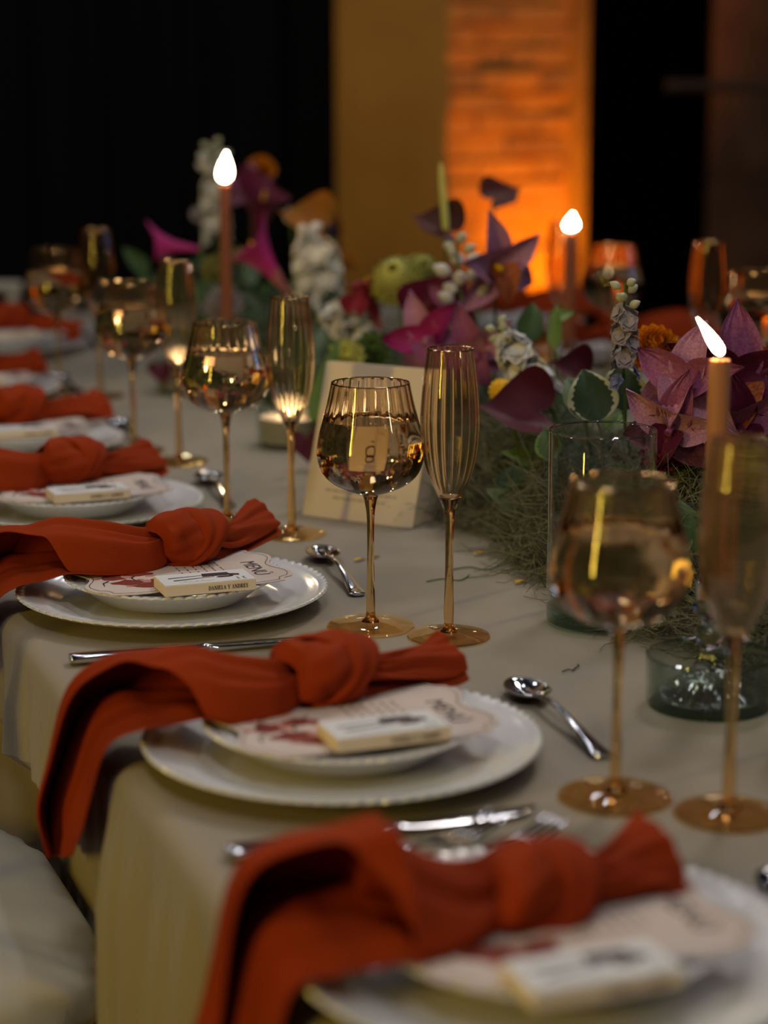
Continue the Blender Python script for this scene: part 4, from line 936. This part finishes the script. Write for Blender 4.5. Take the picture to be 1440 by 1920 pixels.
P = at(1000, 655, 2.78); anthurium('dull brown bloom behind the white stock flower', P, facing(P, 0.3, 0.6), 0.06, 'rust', None, up=(0.8, 0, 0.3))
P = at(1085, 700, 2.66); anthurium('dark maroon bloom lying right of the white stock flower', P, facing(P, 0.5, 0.9), 0.060, 'burgundy', None, up=(-1, 0.2, 0.45), cup=0.4)
# -- middle group before the pillar
P = at(925, 500, 2.86); orchid('mauve orchid with a long pointed sepal before the orange pillar', P, facing(P, 0.75, -0.15), 0.074, ('orchid_pale', 'orchid_pale', 'lip', 'yellow'), (-0.25, 0, 1), 0.45)
iv = bud_me(0.026, 'ivory'); ivs = bud_me(0.018, 'bud')
spike('freesia', 'ivory freesia buds rising left of the mauve orchid', at(870, 590, 2.86), at(858, 445, 2.86), [(iv, 8, 0.12, 0.72, 0.026), (ivs, 5, 0.72, 1.0, 0.016)])
P = at(836, 432, 3.1); anthurium('dark brown anthurium with an upright green spadix', P, facing(P, 0.2, 0.9), 0.082, 'brown_red', 'lime', up=(-0.75, 0.2, 0.5), sl=1.22, cup=0.35, sdir=(-0.10, -0.02, 1))
P = at(930, 372, 3.4); anthurium('brown velvet bloom high before the glowing pillar', P, facing(P, 0.3, 1.2), 0.074, 'brown_red', None, up=(0.9, 0.2, 0.2), cup=0.25)
P = at(812, 578, 2.92); anthurium('deep crimson anthurium left of the ivory freesia', P, facing(P, -0.5, 0.25), 0.088, 'plum', None, up=(0.5, 0, 0.9), cup=0.4)
P = at(852, 575, 2.9); orchid('small orchid with a pale inner lip beside the ivory freesia', P, facing(P, -0.2, 0.1), 0.046, ('orchid_deep', 'orchid', 'orchid_pale', 'ivory'), (0.3, 0, 1))
P = at(805, 635, 2.8); orchid('magenta pink orchid above the sharp flute rim', P, facing(P, -0.45, -0.1), 0.064, ('orchid_pale', 'magenta', 'orchid', 'orchid_pale'), (-0.7, 0, 1), 0.3)
P = at(895, 660, 2.72); orchid('rosy orchid with drooping petals right of the sharp flute', P, facing(P, -0.2, -0.5), 0.064, ('orchid', 'orchid_pale', 'orchid', 'orchid'), (-0.5, 0, 1), 0.1)
P = at(745, 528, 3.15); pompon('carnation', 'ruffled lime carnation before the amber pillar side', P, facing(P, -0.2, 0.6), 0.042, 'lime', 6, 18, None, 0.30)
P = at(790, 510, 3.25); pompon('carnation', 'half-hidden lime carnation behind the first one', P, facing(P, 0.2, 0.6), 0.032, 'lime', 5, 16, None, 0.30)
calla('crimson calla with a salmon throat left of the lime carnation', at(716, 640, 3.2), (RT*-0.25+Vector((0, 0, 1))), 0.120, 0.030, 'crimson', 'salmon')
P = at(668, 577, 3.15); anthurium('round dark red bloom at the foot of the crimson calla', P, facing(P, -0.2, 0.4), 0.046, 'crimson', None, up=(0.2, 0, 1), cup=0.5)
iv2 = ruffle_me(0.023, 'ivory')
spike('stock_flower', 'soft white stock flower low behind the wine glass rim', at(715, 668, 3.12), at(610, 578, 3.2), [(iv2, 14, 0.05, 1.0, 0.028)])
spike('snapdragon', 'ivory snapdragon between the pink calla and the orange bloom', at(585, 565, 3.6), at(575, 430, 3.6), [(iv2, 15, 0.08, 0.85, 0.034), (iv, 3, 0.85, 1.0, 0.015)])
spike('snapdragon', 'short ivory snapdragon next to the orange drooping bloom', at(615, 570, 3.55), at(612, 465, 3.55), [(iv2, 10, 0.08, 1.0, 0.030)])
P = at(590, 425, 3.7); anthurium('olive and orange bloom under the far wine glass', P, facing(P, 0.3, 0.7), 0.100, 'rust', None, up=(-0.9, 0, 0.55), cup=0.45)
P = at(640, 490, 3.65); anthurium('narrow orange bloom hanging right of the ivory snapdragon', P, facing(P, 0.5, -0.1), 0.05, 'rust', None, up=(0.1, 0, 1), cup=0.5)
P = at(546, 405, 3.75); craspedia('small white round bud beside the olive orange bloom', P, 0.013, 'ivory')
# -- far left group
calla('bright pink calla with a cream tube right of the tall candle', at(537, 545, 3.65), (RT*-0.55+Vector((0, 0, 0.75))), 0.125, 0.042, 'magenta', 'salmon')
calla('plum calla high under the orange flower right of the tall candle', at(480, 455, 3.95), (RT*0.12+Vector((0, -0.2, 1))), 0.120, 0.048, 'plum', 'plum')
calla('bright magenta calla pointing away beside the black drape', at(365, 466, 3.8), (RT*-1.0+Vector((0, 0, 0.12))), 0.085, 0.030, 'magenta', 'magenta')
P = at(490, 318, 4.1); pompon('ranunculus', 'orange ranunculus at the very top of the far bouquet', P, facing(P, 0.2, 0.9), 0.030, 'orange', 5, 14, 'lime')
P = at(470, 355, 4.05); orchid('dusky mauve orchid under the top orange flower', P, facing(P, -0.2, 0.2), 0.050, ('orchid_pale', 'orchid', 'orchid', 'orchid'))
spike('snapdragon', 'tall white snapdragon spike behind the tall candle flame', at(408, 470, 4.0), at(398, 268, 4.0), [(iv2, 15, 0.10, 0.70, 0.030), (iv, 8, 0.68, 0.86, 0.022), (ivs, 5, 0.86, 1.0, 0.012)])
P = at(372, 402, 4.0); pompon('carnation', 'small blush bloom left of the white snapdragon', P, facing(P, -0.2, 0.3), 0.016, 'lilac', 3, 9)
P = at(405, 505, 3.75); pompon('carnation', 'yellow bloom behind the tall rust candle', P, facing(P, 0, 0.3), 0.030, 'moss_yellow', 4, 12, None, 0.15)
P = at(448, 480, 3.8); pompon('carnation', 'small yellow bloom right of the tall rust candle', P, facing(P, 0, 0.3), 0.018, 'moss_yellow', 3, 10, None, 0.15)
P = at(420, 570, 3.6); pompon('carnation', 'dusty white bloom low behind the tall rust candle', P, facing(P, -0.2, 0.3), 0.036, 'lilac', 4, 12, None, 0.15)
P = at(575, 825, 2.9); anthurium('burgundy bloom fallen behind the tent card', P, facing(P, -0.1, 0.2), 0.05, 'burgundy', None, up=(0.1, 0, -1), cup=0.3, stem=False)
P = at(302, 690, 3.62); anthurium('dark maroon bloom beside the far votive cup', P, facing(P, -0.1, 0.2), 0.046, 'burgundy', None, up=(0.1, 0, -1), cup=0.3, stem=False)
P = at(585, 790, 2.82); leaf_obj('long green blade leaf behind the tent card edge', P, facing(P, -0.2, 0.2), (0.3, 0, 1), 0.125, 0.030, 'leaf_light', 0.05)
P = at(650, 668, 2.95); pompon('lime_bloom', 'lime green blossoms peeking over the tent card', P, facing(P, 0, 0.4), 0.028, 'lime', 4, 12, None, 0.15)
P = at(700, 655, 3.0); pompon('lime_bloom', 'mossy green blossom above the tent card middle', P, facing(P, 0, 0.4), 0.030, 'leaf_light', 4, 12, None, 0.15)

# -- greenery bed: leaves as parts, and the moss under it as stuff
def greenery(label, spots, nleaf, seed):
    r = np.random.default_rng(seed); t = thing('greenery_bed', label, 'foliage', (1.15, 2.6, T+0.001))
    mes = [mesh('leaf', *leaf_vf(L, W, b), m) for L, W, b, m in ((0.07, 0.034, 0.3, 'leaf_dark'), (0.06, 0.03, 0.2, 'leaf'), (0.08, 0.026, 0.35, 'leaf_dark'), (0.055, 0.032, 0.25, 'leaf_grey'), (0.05, 0.026, 0.3, 'leaf_light'))]
    for i in range(nleaf):
        a, b = spots[int(r.integers(len(spots)))]
        q = Vector(a).lerp(Vector(b), float(r.uniform())); q += Vector((r.uniform(-0.10, 0.14), r.uniform(-0.05, 0.05), r.uniform(0.02, 0.10)))
        z = facing(q, r.uniform(-0.8, 0.8), r.uniform(0.0, 1.2)); up = Vector((r.uniform(-1, 1), r.uniform(-0.6, 0.6), r.uniform(0.1, 1)))
        q.z = max(q.z, T+0.03+(0.055 if up.z < 0.45 else 0.0))
        k = int(r.choice(5, p=(0.34, 0.26, 0.2, 0.1, 0.1)))
        link('leaf', mes[k], t, mx=Matrix.Translation((-1.15, -2.6, -T-0.001)) @ frame(q, z, up, r.uniform(0.8, 1.2)))
    return t
greenery('bed of dark green leaves under the flowers of the long centrepiece', [((1.08, 1.75, T), (1.12, 2.6, T)), ((1.10, 2.6, T), (1.12, 3.3, T+0.02)), ((1.12, 3.0, T), (1.12, 3.7, T+0.05)), ((1.06, 3.4, T+0.03), (1.03, 3.9, T+0.10))], 300, 11)
def moss(label, n, area, m, seed, hmax=0.10, rr=0.0007, core=None):
    r = np.random.default_rng(seed); V = []; F = []
    for i in range(n):
        x, y = area(r); L = r.uniform(0.03, 0.09); k = 7
        h = hmax*max(0.02, r.uniform(0, 1))*max(0.08, min(1, (x-MX0(y)+0.02)/0.07)); p = np.array([x, y, T+0.002+h]); d_ = r.normal(size=3); d_[2] *= 0.5; d_ /= np.linalg.norm(d_)
        cv = r.normal(size=3)*0.55; base = len(V)
        for s in range(k):
            a_ = np.cross(d_, [0.3, 0.2, 0.9]); a_ /= np.linalg.norm(a_); b_ = np.cross(d_, a_)
            for j in range(3): an = 2.1*j; V.append(tuple(p+(a_*math.cos(an)+b_*math.sin(an))*rr*(1-0.5*s/k)))
            p = p+d_*L/k; p[2] = max(p[2], T+0.0022); d_ = d_+cv*0.45+r.normal(size=3)*0.18; d_ /= np.linalg.norm(d_)
        for s in range(k-1):
            for j in range(3): F.append((base+3*s+j, base+3*s+(j+1) % 3, base+3*s+3+(j+1) % 3, base+3*s+3+j))
    o = obj('moss', (V, F), m); tag(o, label, 'moss', None, 'stuff'); return o
def MX0(y): return 0.955+0.02*math.sin(y*9)+0.012*math.sin(y*23)+(0.03 if y > 2.5 else 0)
def area1(r):
    if r.uniform() < 0.36: y = r.uniform(1.62, 3.86); return r.uniform(1.02, 1.37), y
    y = r.uniform(1.55, 3.0); return MX0(y)+abs(r.normal())*0.10-0.012, y
moss('grey-green spanish moss heaped along the foot of the flowers', 14000, area1, 'moss', 3, 0.13)
mb = thing('flower_tray', 'dark mossy tray hidden under the centrepiece flowers', 'tray', (1.19, 2.75, T+0.001))
obj('foam', box(0.30, 2.2, 0.045, 0.015), 'leaf_dark', mb); obj('tray_base', box(0.32, 2.24, 0.004, 0.001, (0, 0, -0.0005)), 'leaf_dark', mb)
# -- fallen petals and twigs
pet_me = mesh('loose_petal', *petal_vf(0.020, 0.0065, 0.3, 0.1, 0.6, 0.0, 0.3, 5, 7), 'yellow')
for j, (px, py, a, lb) in enumerate(((888, 1040, 1.4, 'yellow petal fallen on the cloth near the sharp flute'), (945, 1046, 1.3, 'yellow petal fallen before the moss edge'), (966, 1094, 1.2, 'small yellow petal fallen left of the clear cylinder'), (985, 1064, 0.3, 'tiny orange petal fallen beside the clear cylinder'), (690, 1046, 1.2, 'yellow petal fallen behind the sharp wine glass stem'), (665, 1052, 1.1, 'pale petal fallen beside the third spoon'), (905, 998, 0.4, 'orange petal caught at the moss foot'), (918, 1008, 2.2, 'yellow petal caught in the moss foot'), (884, 998, 1.2, 'orange petal lying between the flute and moss'), (940, 1012, 0.2, 'yellow petal tucked under the moss'))):
    q = CPOS+(at(px, py, 1)-CPOS)*((T+0.002-CPOS.z)/((at(px, py, 1)-CPOS).z))
    o = link('loose_petal', pet_me, None, loc=(q.x, q.y, T+0.0028), rot=(0, 0, -a)); tag(o, lb, 'petal', 'fallen petals on the tablecloth')
def onT(px, py, h=0.002): dv = at(px, py, 1)-CPOS; return CPOS+dv*((T+h-CPOS.z)/dv.z)
o = obj('twig', tube([onT(1054, 1259), onT(1066, 1255), onT(1074, 1257), onT(1080, 1251), onT(1086, 1249), onT(1083, 1245, 0.004)], 0.0007, 6), 'twig'); tag(o, 'tiny dark curled twig lying before the clear cylinder', 'twig')
o = obj('moss_strand', tube(catmull([onT(845, 1068), onT(880, 1063), onT(915, 1068), onT(950, 1050), onT(975, 1035)], 16), 0.0009, 6), 'leaf_grey'); tag(o, 'grey moss strand trailing on the cloth past the flute', 'twig')
o = obj('moss_strand', tube(catmull([onT(800, 1090), onT(830, 1085), onT(862, 1088), onT(880, 1078)], 12), 0.0008, 6), 'leaf_grey'); tag(o, 'short grey moss strand lying behind the flute foot', 'twig')

C.cycles.max_bounces = 24; C.cycles.transmission_bounces = 20; C.cycles.diffuse_bounces = 3; C.cycles.glossy_bounces = 6; C.cycles.transparent_max_bounces = 12
C.cycles.sample_clamp_indirect = 10.0; C.cycles.caustics_reflective = False; C.cycles.caustics_refractive = True; C.cycles.blur_glossy = 0.4
C.cycles.use_denoising = True
